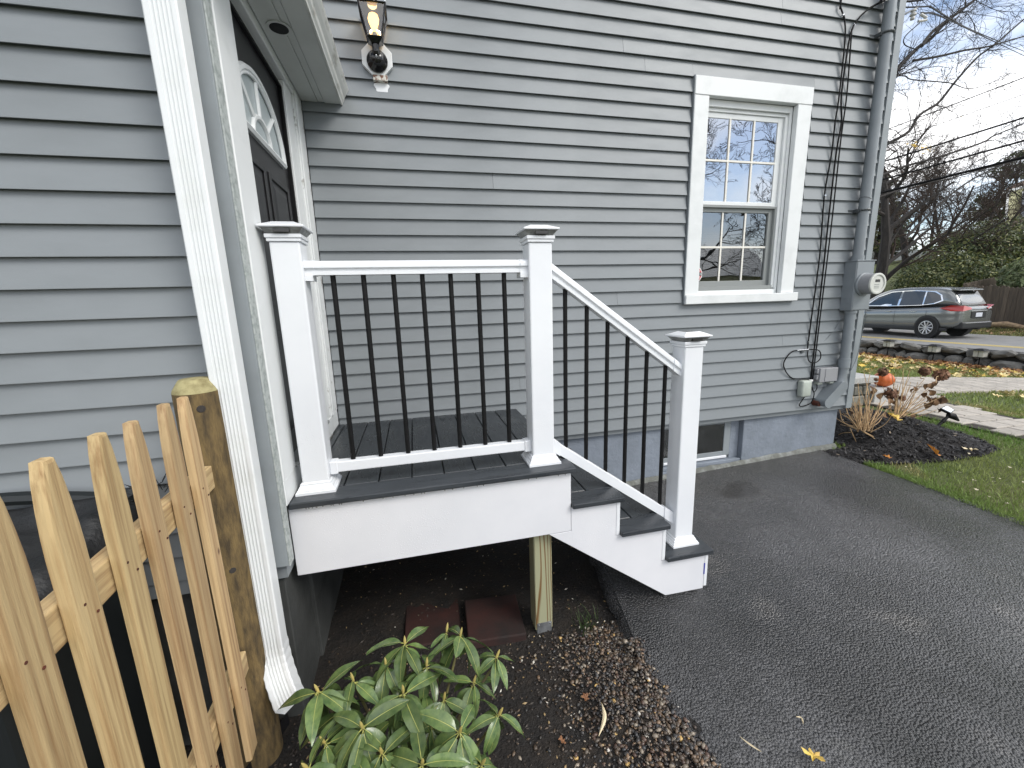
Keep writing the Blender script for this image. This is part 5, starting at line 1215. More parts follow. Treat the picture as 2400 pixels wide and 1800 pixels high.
for i in range(46):
    x = RNG.uniform(3.6, 5.1); y = RNG.uniform(.9, 2.2); litter(x, y, ground(x, y) + .035, RNG.uniform(.006, .016), np.array([.62, .56, .42]))
tag(put('leaf_litter', colmesh('leaf_litter', v, f, cs, M['litter'])), 'yellow, tan and brown fallen leaves over the lawn', kind='stuff')
# bark chips on the mulch bed
v = []; f = []; cs = []
for i in range(9000):
    x = RNG.uniform(3.4, 5.0); y = RNG.uniform(2.15, 3.75)
    if not inpoly(x, y, bed_poly): continue
    z = ground(x, y) + bed_h(x, y); a = RNG.uniform(0, 6.28); l = RNG.uniform(.006, .022); w_ = RNG.uniform(.002, .006); n = len(v)
    ca, sa = math.cos(a), math.sin(a); t_ = RNG.uniform(-.006, .010)
    v += [(x - ca * l - sa * w_, y - sa * l + ca * w_, z + .001), (x - ca * l + sa * w_, y - sa * l - ca * w_, z + .003), (x + ca * l + sa * w_, y + sa * l - ca * w_, z + .005 + t_), (x + ca * l - sa * w_, y + sa * l + ca * w_, z + .007 + t_)]
    f.append((n, n + 1, n + 2, n + 3)); c_ = np.array([.010, .0085, .008]) * RNG.uniform(.5, 2.2)
    if RNG.random() < .012: c_ = np.array([.30, .24, .17])
    cs.append((*c_, 1))
tag(put('mulch_chips', colmesh('mulch_chips', v, f, cs, M['chips'])), 'dark bark chips covering the mulch bed', kind='stuff')
# ================================================================== HYDRANGEA, STOOP, PUMPKIN, SPOTLIGHT
def c6(x, y): return (1850 + x * .2034, 800 + y * .2034)
hy = empty('hydrangea', at(*c6(950, 1000), 3.75), 'dry hydrangea with tan stems and brown flower heads at the house corner', 'shrub')
rh = random.Random(5)
def stem(b, e, t0, t1, r=.0042, sag=0.03):
    B, E_ = at(*c6(*b), t0), at(*c6(*e), t1); mid = B.lerp(E_, .5) + Vector((rh.uniform(-.02, .02), rh.uniform(-.03, .03), rh.uniform(-sag, sag)))
    MB().tube(bez([tuple(B), tuple(mid), tuple(E_)], 5), [r] * 4 + [r * .8] * 4 + [r * .6] * 3, 5).build('stem', M['drystem'], hy, smooth=True); return E_
low = [((900, 1030), (1110, 680)), ((905, 1035), (1180, 740)), ((880, 1020), (1050, 690)), ((870, 1010), (960, 640)), ((930, 1050), (1210, 800)), ((850, 1000), (900, 700)), ((820, 1000), (760, 700)), ((800, 990), (700, 760)), ((790, 1000), (640, 700)), ((780, 1010), (580, 790)), ((800, 1030), (590, 960)), ((860, 1020), (820, 560)), ((700, 1050), (525, 1105)), ((840, 1030), (1090, 1295)), ((850, 1040), (1060, 1280)), ((700, 1000), (770, 1160)), ((920, 1040), (1000, 560)), ((940, 1050), (1060, 620)), ((880, 1000), (1010, 480)), ((900, 1000), (860, 360)), ((910, 1000), (930, 370)), ((820, 980), (790, 480)), ((840, 990), (950, 540)), ((780, 990), (800, 660))]
for b_, e_ in low: stem(b_, e_, 3.66 + rh.uniform(-.05, .05), 3.72 + rh.uniform(-.15, .25), rh.uniform(.0036, .0056))
up = [((1230, 900), (1700, 470)), ((1240, 895), (1560, 430)), ((1250, 900), (1480, 470)), ((1230, 890), (1390, 330)), ((1240, 890), (1310, 330)), ((1220, 890), (1180, 370)), ((1260, 900), (1660, 660)), ((1270, 905), (1600, 770)), ((1250, 895), (1750, 640)), ((1235, 890), (1500, 640)), ((1200, 890), (1250, 500)), ((1260, 900), (1800, 620)), ((1215, 890), (1360, 500)), ((1280, 905), (1700, 790)), ((1240, 900), (1440, 560)), ((1150, 880), (1230, 420)), ((1545, 430), (1560, 350)), ((1690, 480), (1740, 400))]
for b_, e_ in up: stem(b_, e_, 3.95 + rh.uniform(-.05, .05), 4.0 + rh.uniform(-.15, .2), rh.uniform(.0034, .0050))
for i in range(26):
    b_ = (rh.uniform(780, 940), rh.uniform(980, 1050)); a_ = rh.uniform(-1.2, 1.2); e_ = (b_[0] + 330 * math.sin(a_) * rh.uniform(.6, 1.1), b_[1] - 390 * math.cos(a_) * rh.uniform(.6, 1.1)); stem(b_, e_, 3.66 + rh.uniform(-.06, .1), 3.75 + rh.uniform(-.2, .3), rh.uniform(.0026, .0045))
for i in range(20):
    b_ = (rh.uniform(1200, 1280), rh.uniform(880, 910)); a_ = rh.uniform(-.35, 1.15); e_ = (b_[0] + 560 * math.sin(a_) * rh.uniform(.5, 1.0), b_[1] - 520 * math.cos(a_) * rh.uniform(.6, 1.0)); stem(b_, e_, 3.95 + rh.uniform(-.06, .1), 4.0 + rh.uniform(-.2, .2), rh.uniform(.0026, .0042))
def dried_head(px, t, r):
    c = at(*c6(*px), t); b = MB()
    for i in range(230):
        d_ = Vector((rh.gauss(0, 1), rh.gauss(0, 1), rh.gauss(0, .8))).normalized() * r * rh.uniform(.6, 1.0); p = c + d_; s_ = r * .22
        n_ = (d_.normalized() + Vector((rh.uniform(-.6, .6), rh.uniform(-.6, .6), rh.uniform(-.6, .6)))).normalized(); a = n_.orthogonal().normalized(); b2 = n_.cross(a)
        b.add([tuple(p + a * s_), tuple(p + b2 * s_ + n_ * s_ * .4), tuple(p - a * s_), tuple(p - b2 * s_ - n_ * s_ * .3)], [(0, 1, 2, 3)])
    b.build('flower_head', M['dryhead'], hy)
for px, t, r in (((1560, 345), 4.0, .050), ((1745, 388), 4.05, .064), ((1075, 352), 4.3, .050), ((1170, 600), 3.95, .055), ((1120, 1275), 3.6, .030), ((1300, 655), 4.0, .030), ((1000, 440), 4.2, .02)): dried_head(px, t, r)
def dried_leaf(px, t, s_):
    c = at(*c6(*px), t); b = MB(); ax = Vector((rh.uniform(-.6, .6), rh.uniform(-.6, .6), -1)).normalized(); sd = ax.orthogonal().normalized(); sd = Matrix.Rotation(rh.uniform(0, 6.28), 3, ax) @ sd; nr = ax.cross(sd); v = []
    for i in range(5):
        q = i / 4; wv = s_ * .42 * math.sin(math.pi * (q * .9 + .05)); p = c + ax * s_ * q + nr * s_ * .35 * math.sin(q * 2.4)
        v += [tuple(p - sd * wv + nr * wv * .7), tuple(p), tuple(p + sd * wv + nr * wv * .7)]
    b.add(v, [(3 * i + a, 3 * i + a + 1, 3 * i + a + 4, 3 * i + a + 3) for i in range(4) for a in (0, 1)]); b.build('dry_leaf', M['dryleaf'], hy, smooth=True)
for px, t, s_ in (((1430, 520), 4.0, .05), ((1480, 540), 4.0, .07), ((1600, 560), 4.0, .07), ((1660, 500), 4.0, .08), ((1690, 460), 4.03, .06), ((1640, 560), 4.0, .06), ((1560, 620), 4.0, .07), ((1610, 640), 3.98, .08), ((1700, 640), 4.0, .09), ((1750, 620), 4.0, .09), ((1730, 660), 4.0, .08), ((1770, 660), 4.02, .07), ((1680, 660), 4.0, .07), ((1630, 720), 3.98, .08), ((1700, 770), 3.98, .045), ((1640, 480), 4.0, .07), ((1580, 590), 4.0, .06), ((1100, 590), 3.95, .08), ((1200, 620), 3.95, .07), ((1150, 660), 3.9, .06), ((920, 510), 4.0, .09), ((960, 560), 4.1, .05), ((1120, 820), 3.8, .05), ((680, 790), 3.5, .05), ((1460, 850), 4.0, .05), ((1240, 680), 3.95, .06), ((870, 960), 3.7, .06)): dried_leaf(px, t, s_ * .95)

stoop = empty('front_stoop', (4.3, 4.2, .15), 'stone front stoop with a pale granite slab beyond the house corner', 'stoop')
sx1 = on_y(2056, 885, 3.60).x; sz = on_y(2030, 883, 3.60).z
box('slab', (3.69, 3.58, sz - .075), (sx1, 5.2, sz), M['granite'], stoop, .006)
core = box('wall_core', (3.70, 3.64, .0), (sx1 - .05, 5.15, sz - .0755), M['mortar'], stoop, 0)
zz = .05
while zz < sz - .10:
    x = 3.72; hh = random.uniform(.10, .15); hh = min(hh, sz - .080 - zz)
    while x < sx1 - .09:
        l = min(random.uniform(.14, .30), sx1 - .055 - x)
        box('stone', (x + .005, 3.605, zz + .004), (x + l - .005, 3.6395, zz + hh - .004), M['cobble'], stoop, .012); x += l
    zz += hh
st2 = box('step', (sx1 + .002, 3.60, .05), (sx1 + .42, 5.1, sz - .19), M['granite'], stoop, .006)
pc = on_y(2070, 893, 3.78)
pk = empty('pumpkin', (pc.x, pc.y, sz - .19), 'orange pumpkin sitting on the front steps behind the hydrangea', 'pumpkin')
pm = MB(); nseg, nr = 40, 14; pr_ = .105; pv_ = []
for i in range(nr + 1):
    th_ = math.pi * i / nr
    for j in range(nseg):
        ph = 2 * math.pi * j / nseg; r_ = pr_ * math.sin(th_) * (1 + .07 * abs(math.cos(ph * 5)) - .02); zq = pr_ * .86 * math.cos(th_) - (.02 if i == 0 else 0)
        pv_.append((pc.x + r_ * math.cos(ph), pc.y + r_ * math.sin(ph), sz - .19 + .088 + zq))
pm.add(pv_, [(i * nseg + j, i * nseg + (j + 1) % nseg, (i + 1) * nseg + (j + 1) % nseg, (i + 1) * nseg + j) for i in range(nr) for j in range(nseg)])
pm.build('body', M['pumpkin'], pk, smooth=True)
MB().tube(bez([(pc.x, pc.y, sz - .19 + .16), (pc.x + .004, pc.y, sz - .19 + .185), (pc.x + .02, pc.y, sz - .19 + .20)], 4), [.014] + [.009] * 8, 8).build('stem', M['pstem'], pk, smooth=True)

sb = on_g(2192, 1004, .03); sl = empty('garden_spotlight', sb, 'black solar spotlight on a leaning stake at the mulch bed edge', 'spotlight')
tS = RC[2] @ np.array([sb.x, sb.y, sb.z - CAMZ])
hd0 = at(2222, 976, tS); MB().tube([tuple(sb + (sb - hd0) * .3), tuple(hd0)], [.011, .013], 10).build('stake', M['black'], sl, smooth=True)
MB().tube([tuple(sb.lerp(hd0, .55)), tuple(sb.lerp(hd0, .72))], .0165, 10).build('collar', M['black'], sl, smooth=True)
# head: solar panel on top, lamp housing beneath
pa = [at(2207, 957, tS + .02), at(2219, 951, tS + .10), at(2236, 961, tS + .10), at(2228, 967, tS + .0)]
ctr = sum(pa, Vector()) / 4; up_ = (pa[1] - pa[0]).cross(pa[3] - pa[0]).normalized()
if up_.z < 0: up_ = -up_
g = MB(); lowc = hd0 + Vector((.02, -.02, -.01))
big = [ctr + (p - ctr) * 1.18 for p in pa]
g.add([tuple(p) for p in big] + [tuple(p - up_ * .022) for p in big], [(0, 1, 2, 3), (7, 6, 5, 4), (0, 4, 5, 1), (1, 5, 6, 2), (2, 6, 7, 3), (3, 7, 4, 0)]); g.build('panel_frame', M['black'], sl, .003)
put('solar_panel', mesh('solar_panel', [tuple(p + up_ * .0015) for p in pa], [(0, 1, 2, 3)], mat('solar_glass', (.62, .65, .68, 1), .08)), sl)
tipp = at(2247, 986, tS + .0)
MB().tube([tuple(hd0 + Vector((0, 0, .012))), tuple(hd0.lerp(tipp, .45) + Vector((0, 0, .02))), tuple(tipp)], [.024, .030, .008], 10).build('lamp_housing', M['black'], sl, smooth=True)

# ================================================================== STONE WALL ALONG THE STREET
wallS = empty('stone_wall', (12.5, 6, -.3), 'low dry stone wall between the lawn and the street', 'stone wall')
WT = .17
b = MB()
for y0_ in np.arange(1.0, 14, 1.0):
    b.box((12.42, y0_, -.5), (12.85, y0_ + 1.0, WT - .06))
b.build('core', M['mortar'], wallS)
rs_ = random.Random(9)
def stone(cx, cy, cz, sy, sz_, sx=.14):
    rot_ = rs_.uniform(-.28, .28)
    bm = bmesh.new(); bmesh.ops.create_icosphere(bm, subdivisions=2, radius=1)
    for v_ in bm.verts:
        c = v_.co.copy(); n_ = max(abs(c.x), abs(c.y), abs(c.z)); c = c.lerp(c / n_ * .86, .45)
        o = 1 + .34 * mnoise.noise((c.x * 1.7 + cx * 9, c.y * 1.7 + cy * 7, c.z * 1.7 + cz * 5))
        a_ = rot_; yy_, zz_ = c.y * sy * o, c.z * sz_ * o
        v_.co = Vector((c.x * sx * o + cx, yy_ * math.cos(a_) - zz_ * math.sin(a_) + cy, yy_ * math.sin(a_) + zz_ * math.cos(a_) + cz))
    me = bpy.data.meshes.new('stone'); bm.to_mesh(me); bm.free(); me.materials.append(M['stone'])
    return put('stone', me, wallS)
y = 3.0
while y < 11.0:                                  # upper course
    l = rs_.uniform(.26, .66); h = rs_.uniform(.16, .27); stone(12.42 + rs_.uniform(-.03, .03), y + l / 2, WT - h / 2, l / 2 * 1.05, h / 2 * 1.08); y += l
y = 2.9
while y < 11.0:                                  # lower course
    l = rs_.uniform(.22, .60); h = rs_.uniform(.18, .30); zc_ = WT - .21 - h / 2 + rs_.uniform(-.02, .02); stone(12.38 + rs_.uniform(-.04, .03), y + l / 2, zc_, l / 2 * 1.05, h / 2 * 1.12)
    if rs_.random() < .7: stone(12.33 + rs_.uniform(-.03, .03), y + l / 2 + rs_.uniform(-.1, .1), -.30, rs_.uniform(.12, .22), .09)
    y += l
for px, l in (((2083, 806), 'solar path light against the stone wall, leftmost of the three'), ((2190, 818), 'solar path light against the stone wall, middle of the three'), ((2298, 829), 'solar path light against the stone wall, rightmost of the three')):
    p = on_x(px[0], px[1], 12.18); s = empty('solar_light', (p.x, p.y, ground(p.x, p.y)), l, 'path light', 'solar lights along the stone wall')
    MB().tube([(p.x, p.y, ground(p.x, p.y) - .05), (p.x, p.y, p.z - .07)], .012, 8).build('stake', M['black'], s)
    b = MB(); b.frustum((p.x - .13, p.y - .13), (p.x + .13, p.y + .13), p.z + .075, (p.x - .05, p.y - .05), (p.x + .05, p.y + .05), p.z + .115); b.build('cap', M['black'], s)
    for k_ in (-1, 1): box('lens', (p.x - .075, p.y + (.006 if k_ > 0 else -.085), p.z - .068), (p.x + .075, p.y + (.085 if k_ > 0 else -.006), p.z + .0745), mat('pale_lens', (.42, .42, .38, 1), .3), s, .003)
    box('frame', (p.x - .07, p.y - .09, p.z - .08), (p.x + .07, p.y + .09, p.z - .0685), M['black'], s, .002)

# ================================================================== PASSING CAR
car = empty('car', (19.55, 12.7, -.268), 'grey metallic crossover car driving past on the street', 'car')
CX0, CXC, CW = 18.64, 19.55, .91; YR0 = 10.45; RZ = -.268
def cy_(u): return YR0 + u                     # u = metres forward of the rear bumper
HZ = RZ
car.scale = (1, 1, 1.12)
# lower body: lofted stations (u, half width, sill z, belt z, shoulder bulge)
st_ = [(0.00, .70, .52, .98), (.06, .80, .42, 1.02), (.25, .87, .34, 1.05), (.60, .905, .31, 1.05), (1.2, .915, .29, 1.02), (2.0, .91, .28, .99), (2.8, .905, .28, .96), (3.4, .90, .28, .95), (3.9, .88, .28, .92), (4.35, .82, .30, .84), (4.58, .68, .36, .74), (4.64, .50, .44, .66)]
secs = []
for u, hw, zs, zb in st_:
    s = []
    for fx, fz in ((.82, 0), (.95, .06), (1.0, .30), (.985, .50), (1.0, .66), (.985, .82), (.94, .95), (.84, 1.0)): s.append((fx * hw, zs + (zb - zs) * fz))
    secs.append((u, s))
v = []; f = []
for u, s in secs:
    ring = [(CXC - a, cy_(u), HZ + z) for a, z in s] + [(CXC + a, cy_(u), HZ + z) for a, z in reversed(s)]
    v += ring
n = 16
for i in range(len(secs) - 1):
    for j in range(n): f.append((i * n + j, i * n + (j + 1) % n, (i + 1) * n + (j + 1) % n, (i + 1) * n + j))
f += [tuple(range(n)), tuple(range((len(secs) - 1) * n, len(secs) * n))[::-1]]
bd = MB().add(v, f).build('body', M['carpaint'], car, smooth=True)
md = bd.modifiers.new('sub', 'SUBSURF'); md.levels = 1; md.render_levels = 2
# greenhouse
gs = [(.16, .66, 1.02, 1.08, .70), (.32, .70, 1.03, 1.36, .62), (.55, .74, 1.03, 1.595, .575), (1.1, .76, 1.01, 1.665, .59), (1.9, .77, .98, 1.685, .60), (2.5, .765, .96, 1.655, .585), (3.0, .75, .95, 1.50, .57), (3.4, .73, .945, 1.22, .60), (3.75, .70, .93, .97, .66)]
v = []; f = []
for u, hb_, zb, zt, ht_ in gs:
    s = [(hb_, zb - .05), (hb_ * .5 + ht_ * .5 + .02, (zb + zt) / 2), (ht_ + .02, zt - .06), (ht_ - .05, zt - .008), (ht_ * .5, zt + .012)]
    v += [(CXC - a, cy_(u), HZ + z) for a, z in s] + [(CXC + a, cy_(u), HZ + z) for a, z in reversed(s)]
n = 10
for i in range(len(gs) - 1):
    for j in range(n): f.append((i * n + j, i * n + (j + 1) % n, (i + 1) * n + (j + 1) % n, (i + 1) * n + j))
f += [tuple(range(n)), tuple(range((len(gs) - 1) * n, len(gs) * n))[::-1]]
gh = MB().add(v, f).build('cabin', M['carpaint'], car, smooth=True)
md = gh.modifiers.new('sub', 'SUBSURF'); md.levels = 1; md.render_levels = 2
def side_pt(u, z, off):
    k_ = np.interp(u, [g_[0] for g_ in gs], [g_[1] for g_ in gs]); t_ = np.interp(u, [g_[0] for g_ in gs], [g_[4] for g_ in gs]); zb = np.interp(u, [g_[0] for g_ in gs], [g_[2] for g_ in gs]); zt = np.interp(u, [g_[0] for g_ in gs], [g_[3] for g_ in gs])
    q = (z - zb) / max(.05, zt - .06 - zb); return k_ + (t_ + .02 - k_) * q + off
def side_poly(name, pts, m, off, parent=car, sides=(-1, 1)):
    for sd in sides:
        vv = [(CXC + sd * side_pt(u, z, off), cy_(u), HZ + z) for u, z in pts]
        vi = [(CXC + sd * side_pt(u, z, off - .03), cy_(u), HZ + z) for u, z in pts]; n_ = len(pts)
        o = MB().add(vv + vi, [tuple(range(n_)), tuple(range(n_, 2 * n_))[::-1]] + [(i, (i + 1) % n_, n_ + (i + 1) % n_, n_ + i) for i in range(n_)]).build(name, m, parent)
side_poly('window_trim', [(.66, 1.215), (.75, 1.405), (.95, 1.525), (1.6, 1.578), (2.4, 1.552), (2.92, 1.38), (3.36, 1.055), (2.4, 1.045), (1.3, 1.072), (.89, 1.122)], M['chrome'], .012)
side_poly('side_window', [(.72, 1.235), (.80, 1.40), (.98, 1.50), (1.22, 1.53), (1.22, 1.10), (.92, 1.145)], M['carglass'], .017)
side_poly('side_window', [(1.27, 1.535), (1.6, 1.555), (1.98, 1.555), (2.02, 1.075), (1.27, 1.095)], M['carglass'], .017)
side_poly('side_window', [(2.07, 1.55), (2.4, 1.53), (2.88, 1.37), (3.28, 1.075), (2.10, 1.07)], M['carglass'], .017)
# rear window, spoiler, lamps, plate, bumper
rw = MB(); rw.add([(CXC - .60, cy_(.165), HZ + 1.09), (CXC + .60, cy_(.165), HZ + 1.09), (CXC + .53, cy_(.43), HZ + 1.50), (CXC - .53, cy_(.43), HZ + 1.50)], [(0, 1, 2, 3)]); rw.build('rear_window', M['carglass'], car)
MB().add([(CXC - .58, cy_(.30), HZ + 1.555), (CXC + .58, cy_(.30), HZ + 1.555), (CXC + .56, cy_(.62), HZ + 1.63), (CXC - .56, cy_(.62), HZ + 1.63), (CXC - .58, cy_(.30), HZ + 1.52), (CXC + .58, cy_(.30), HZ + 1.52), (CXC + .56, cy_(.55), HZ + 1.55), (CXC - .56, cy_(.55), HZ + 1.55)], [(0, 1, 2, 3), (4, 7, 6, 5), (0, 4, 5, 1), (1, 5, 6, 2), (2, 6, 7, 3), (3, 7, 4, 0)]).build('spoiler', M['carpaint'], car, .01)
for sd in (-1, 1):
    pts = [(.40, .045), (.62, .035), (.80, .10), (.905, .30), (.918, .58), (.905, .30)]
    MB().add([(CXC + sd * .38, cy_(.005), HZ + .99), (CXC + sd * .74, cy_(.02), HZ + 1.06), (CXC + sd * .895, cy_(.30), HZ + 1.075), (CXC + sd * .905, cy_(.62), HZ + .985), (CXC + sd * .915, cy_(.30), HZ + .90), (CXC + sd * .80, cy_(-.005), HZ + .89), (CXC + sd * .40, cy_(-.01), HZ + .94)] + [(CXC + sd * .5, cy_(.35), HZ + .98)], [(0, 1, 2, 3, 4, 5, 6)]).build('tail_lamp', M['tail'], car)
box('plate_recess', (CXC - .36, cy_(-.012), HZ + .66), (CXC + .36, cy_(.10), HZ + .86), M['carplast'], car, .01)
box('number_plate', (CXC - .16, cy_(-.022), HZ + .695), (CXC + .16, cy_(-.0125), HZ + .825), M['plate'], car, .004)
box('plate_trim', (CXC - .38, cy_(-.025), HZ + .87), (CXC + .38, cy_(.06), HZ + .895), M['chrome'], car, .005)
box('bumper', (CXC - .74, cy_(-.03), HZ + .33), (CXC + .74, cy_(.25), HZ + .545), M['carplast'], car, .05, 3)
box('bumper_trim', (CXC - .62, cy_(-.036), HZ + .50), (CXC + .62, cy_(.1), HZ + .52), M['chrome'], car, .004)
for sd in (-1, 1):
    box('sill', (CXC + sd * .78, cy_(.35), HZ + .24), (CXC + sd * .90, cy_(4.2), HZ + .36), M['carplast'], car, .03, 2)
    for u in (1.33, 2.18): box('door_handle', (CXC + sd * .905, cy_(u), HZ + .86), (CXC + sd * .94, cy_(u + .20), HZ + .885), M['chrome'], car, .006)
    for u in (1.0, 2.04, 3.1): MB().tube([(CXC + sd * .918, cy_(u), HZ + .42), (CXC + sd * .915, cy_(u), HZ + .92)], .004, 4).build('door_seam', M['carplast'], car)
    box('mirror', (CXC + sd * .90, cy_(3.12), HZ + .98), (CXC + sd * 1.06, cy_(3.26), HZ + 1.12), M['carpaint'], car, .03, 3)
    for u in (.93, 3.63):
        cx = CXC + sd * .80; cyy = cy_(u)
        MB().lathe([(.385, cx - .13), (.385, cx + sd * .122)] if sd > 0 else [(.385, cx + .13), (.385, cx - .122)], 28, (0, cyy, HZ + .37), 'x').build('wheel_arch', M['carplast'], car, smooth=True)
        s_ = sd
        wh = MB().lathe([(.22, cx - .10), (.33, cx - .10), (.348, cx - .07), (.348, cx + .085), (.335, cx + .13 * 1), (.235, cx + .132), (.22, cx + .12)] if sd > 0 else [(.22, cx + .10), (.33, cx + .10), (.348, cx + .07), (.348, cx - .085), (.335, cx - .13), (.235, cx - .132), (.22, cx - .12)], 32, (0, cyy, HZ + .348), 'x').build('wheel', M['tyre'], car, smooth=True)
        MB().lathe([(.225, cx + s_ * .05), (.225, cx + s_ * .128), (.205, cx + s_ * .130), (.20, cx + s_ * .06), (.001, cx + s_ * .06)], 28, (0, cyy, HZ + .348), 'x').build('rim', M['rim'], wh, smooth=True)
        b = MB()
        for k_ in range(10):
            a = 2 * math.pi * k_ / 10; p = Vector((cx + s_ * .118, cyy, HZ + .348)); dq = Vector((0, math.cos(a), math.sin(a)))
            b.tube([tuple(p + dq * .04), tuple(p + dq * .21)], [.020, .026], 5)
        b.lathe([(.055, cx + s_ * .09), (.055, cx + s_ * .128), (.001, cx + s_ * .130)], 12, (0, cyy, HZ + .348), 'x'); b.build('spokes', M['rim'], wh)

# ================================================================== ACROSS THE STREET
sf = empty('stockade_fence', (24.3, 11, -.2), 'dark weathered stockade fence across the street', 'fence')
SPM = {}
def stock(h):
    if h not in SPM:
        b = MB().prism([(-.066, 0), (.066, 0), (.066, h - .06), (0, h), (-.066, h - .06)], lambda a, c: (0, a, c), lambda a, c: (.03, a, c)); me = mesh('board', b.v, b.f, M['stockade']); SPM[h] = me
    return SPM[h]
for i in range(44):
    y = 13.55 - i * .137; x = 24.2 + random.uniform(-.01, .01); put('board', stock(round(1.80 + .03 * random.randint(-1, 1), 2)), sf, (x, y, ground(x, y) - .05))
for i in range(30):
    x = 24.25 + i * .137; o = put('board', stock(1.83), sf, (x, 13.64, ground(x, 13.6) - .02)); o.rotation_euler = (0, 0, R_(-90))
for zz in (.4, 1.4): box('rail', (24.235, 7.6, zz - .22), (24.28, 13.6, zz - .13), M['stockade'], sf, 0)
lg = on_z(2340, 772, -.2); o = MB().tube([(lg.x, lg.y - .75, -.02), (lg.x, lg.y - .2, .08), (lg.x, lg.y + .35, .04), (lg.x, lg.y + .9, -.05)], [.07, .12, .09, .04], 9).build('split_log', M['logwood'], None, smooth=True)
o.location.z = -.06; tag(o, 'pale split log lying at the foot of the stockade fence', 'log')

def leaf_cloud(name, blobs, n, sz, cols, parent, m=M['evergreen'], seed=1, up=.4):
    r = np.random.default_rng(seed); v = []; f = []; cs = []
    wts = np.array([b_[1][0] * b_[1][1] * b_[1][2] for b_ in blobs]) ** .67; wts /= wts.sum()
    idx = r.choice(len(blobs), n, p=wts)
    d = r.normal(0, 1, (n, 3)); d /= np.linalg.norm(d, axis=1)[:, None]; rad = r.uniform(.55, 1.05, n) ** .6
    for i in range(n):
        c, e = blobs[idx[i]]
        p = np.array(c) + d[i] * rad[i] * np.array(e); nn = d[i] + r.normal(0, .7, 3) + [0, 0, up]; nn /= np.linalg.norm(nn)
        a = np.cross(nn, r.normal(0, 1, 3)); a /= np.linalg.norm(a); b_ = np.cross(nn, a); s_ = sz * r.uniform(.6, 1.4); k_ = len(v)
        v += [p + a * s_ * 1.5, p + b_ * s_ * .55, p - a * s_ * 1.5, p - b_ * s_ * .55]; f.append((k_, k_ + 1, k_ + 2, k_ + 3))
        cc = cols[r.integers(len(cols))]; cs.append((*(np.array(cc) * r.uniform(.6, 1.4)), 1))
    return put(name, colmesh(name, [tuple(map(float, q)) for q in v], f, cs, m), parent)
def ell(px, py, t, rx, ry, rz): c = at(px, py, t); return (tuple(c), (rx, ry, rz))
GR = [(.060, .085, .026), (.095, .115, .034), (.035, .055, .018), (.16, .165, .05)]
hb_ = [ell(2210, 640, 24, 2.0, 2.0, 1.3), ell(2270, 600, 25, 2.4, 2.4, 1.9), ell(2340, 590, 25, 2.6, 2.6, 2.0), ell(2400, 600, 24, 2.4, 2.4, 1.8), ell(2160, 660, 23.5, 1.2, 1.4, .9), ell(2300, 650, 23, 1.8, 1.8, 1.2)]
c0 = at(2280, 690, 25); hd_ = empty('evergreen_hedge', (c0.x, c0.y, ground(c0.x, c0.y)), 'broad evergreen hedge growing behind the stockade fence', 'hedge')
leaf_cloud('crown', hb_, 26000, .062, GR, hd_, seed=3)
for i, (px, py) in enumerate(((2210, 690), (2280, 690), (2350, 690))):
    p = at(px, py, 24.5); MB().tube([(p.x, p.y, ground(p.x, p.y) - .2), (p.x, p.y, p.z + 1.0)], [.12, .06], 7).build('trunk', M['bark'], hd_)
b2 = [ell(2420, 645, 17.5, 1.0, 1.0, .75), ell(2395, 665, 17.5, .6, .7, .45)]
c0 = at(2420, 690, 17.5); h2_ = empty('laurel_bush', (c0.x, c0.y, ground(c0.x, c0.y)), 'pale glossy evergreen bush leaning over the stockade fence at the frame edge', 'bush')
leaf_cloud('crown', b2, 2600, .07, [(.12, .15, .06), (.16, .19, .09), (.07, .10, .04)], h2_, seed=4)
MB().tube([(c0.x, c0.y, ground(c0.x, c0.y) - .2), (c0.x, c0.y, c0.z + .6)], [.08, .05], 7).build('trunk', M['bark'], h2_)
def conifer(px, pyb, pyt, t, wd, seed, label):
    base, top = at(px, pyb, t), at(px, pyt, t); gz = ground(base.x, base.y); base.z = gz - .3; h = top.z - base.z
    o = empty('conifer', (base.x, base.y, gz), label, 'tree', 'evergreens beyond the street')
    MB().tube([tuple(base), (base.x, base.y, base.z + h * .97)], [.28, .04], 8).build('trunk', M['bark'], o)
    r = random.Random(seed); bl_ = []
    for k_ in range(60):
        q = r.uniform(.18, 1.0); a = r.uniform(0, 6.28); rr = wd * (1.05 - q) ** .7 * r.uniform(.5, 1.05); bl_.append(((base.x + math.cos(a) * rr, base.y + math.sin(a) * rr, base.z + h * q), (wd * .38 * (1.2 - q), wd * .38 * (1.2 - q), wd * .16 * (1.25 - q) + .15)))
    leaf_cloud('crown', bl_, 8500, .12, [(.055, .080, .032), (.08, .10, .042), (.035, .052, .022), (.12, .11, .045)], o, seed=seed, up=.2)
conifer(2340, 640, 372, 40, 4.4, 5, 'tall dark conifer rising above the hedge'); conifer(2430, 640, 300, 44, 5.2, 6, 'largest dark conifer at the right frame edge'); conifer(2050, 640, 430, 44, 3.2, 8, 'dark conifer seen just past the house corner')
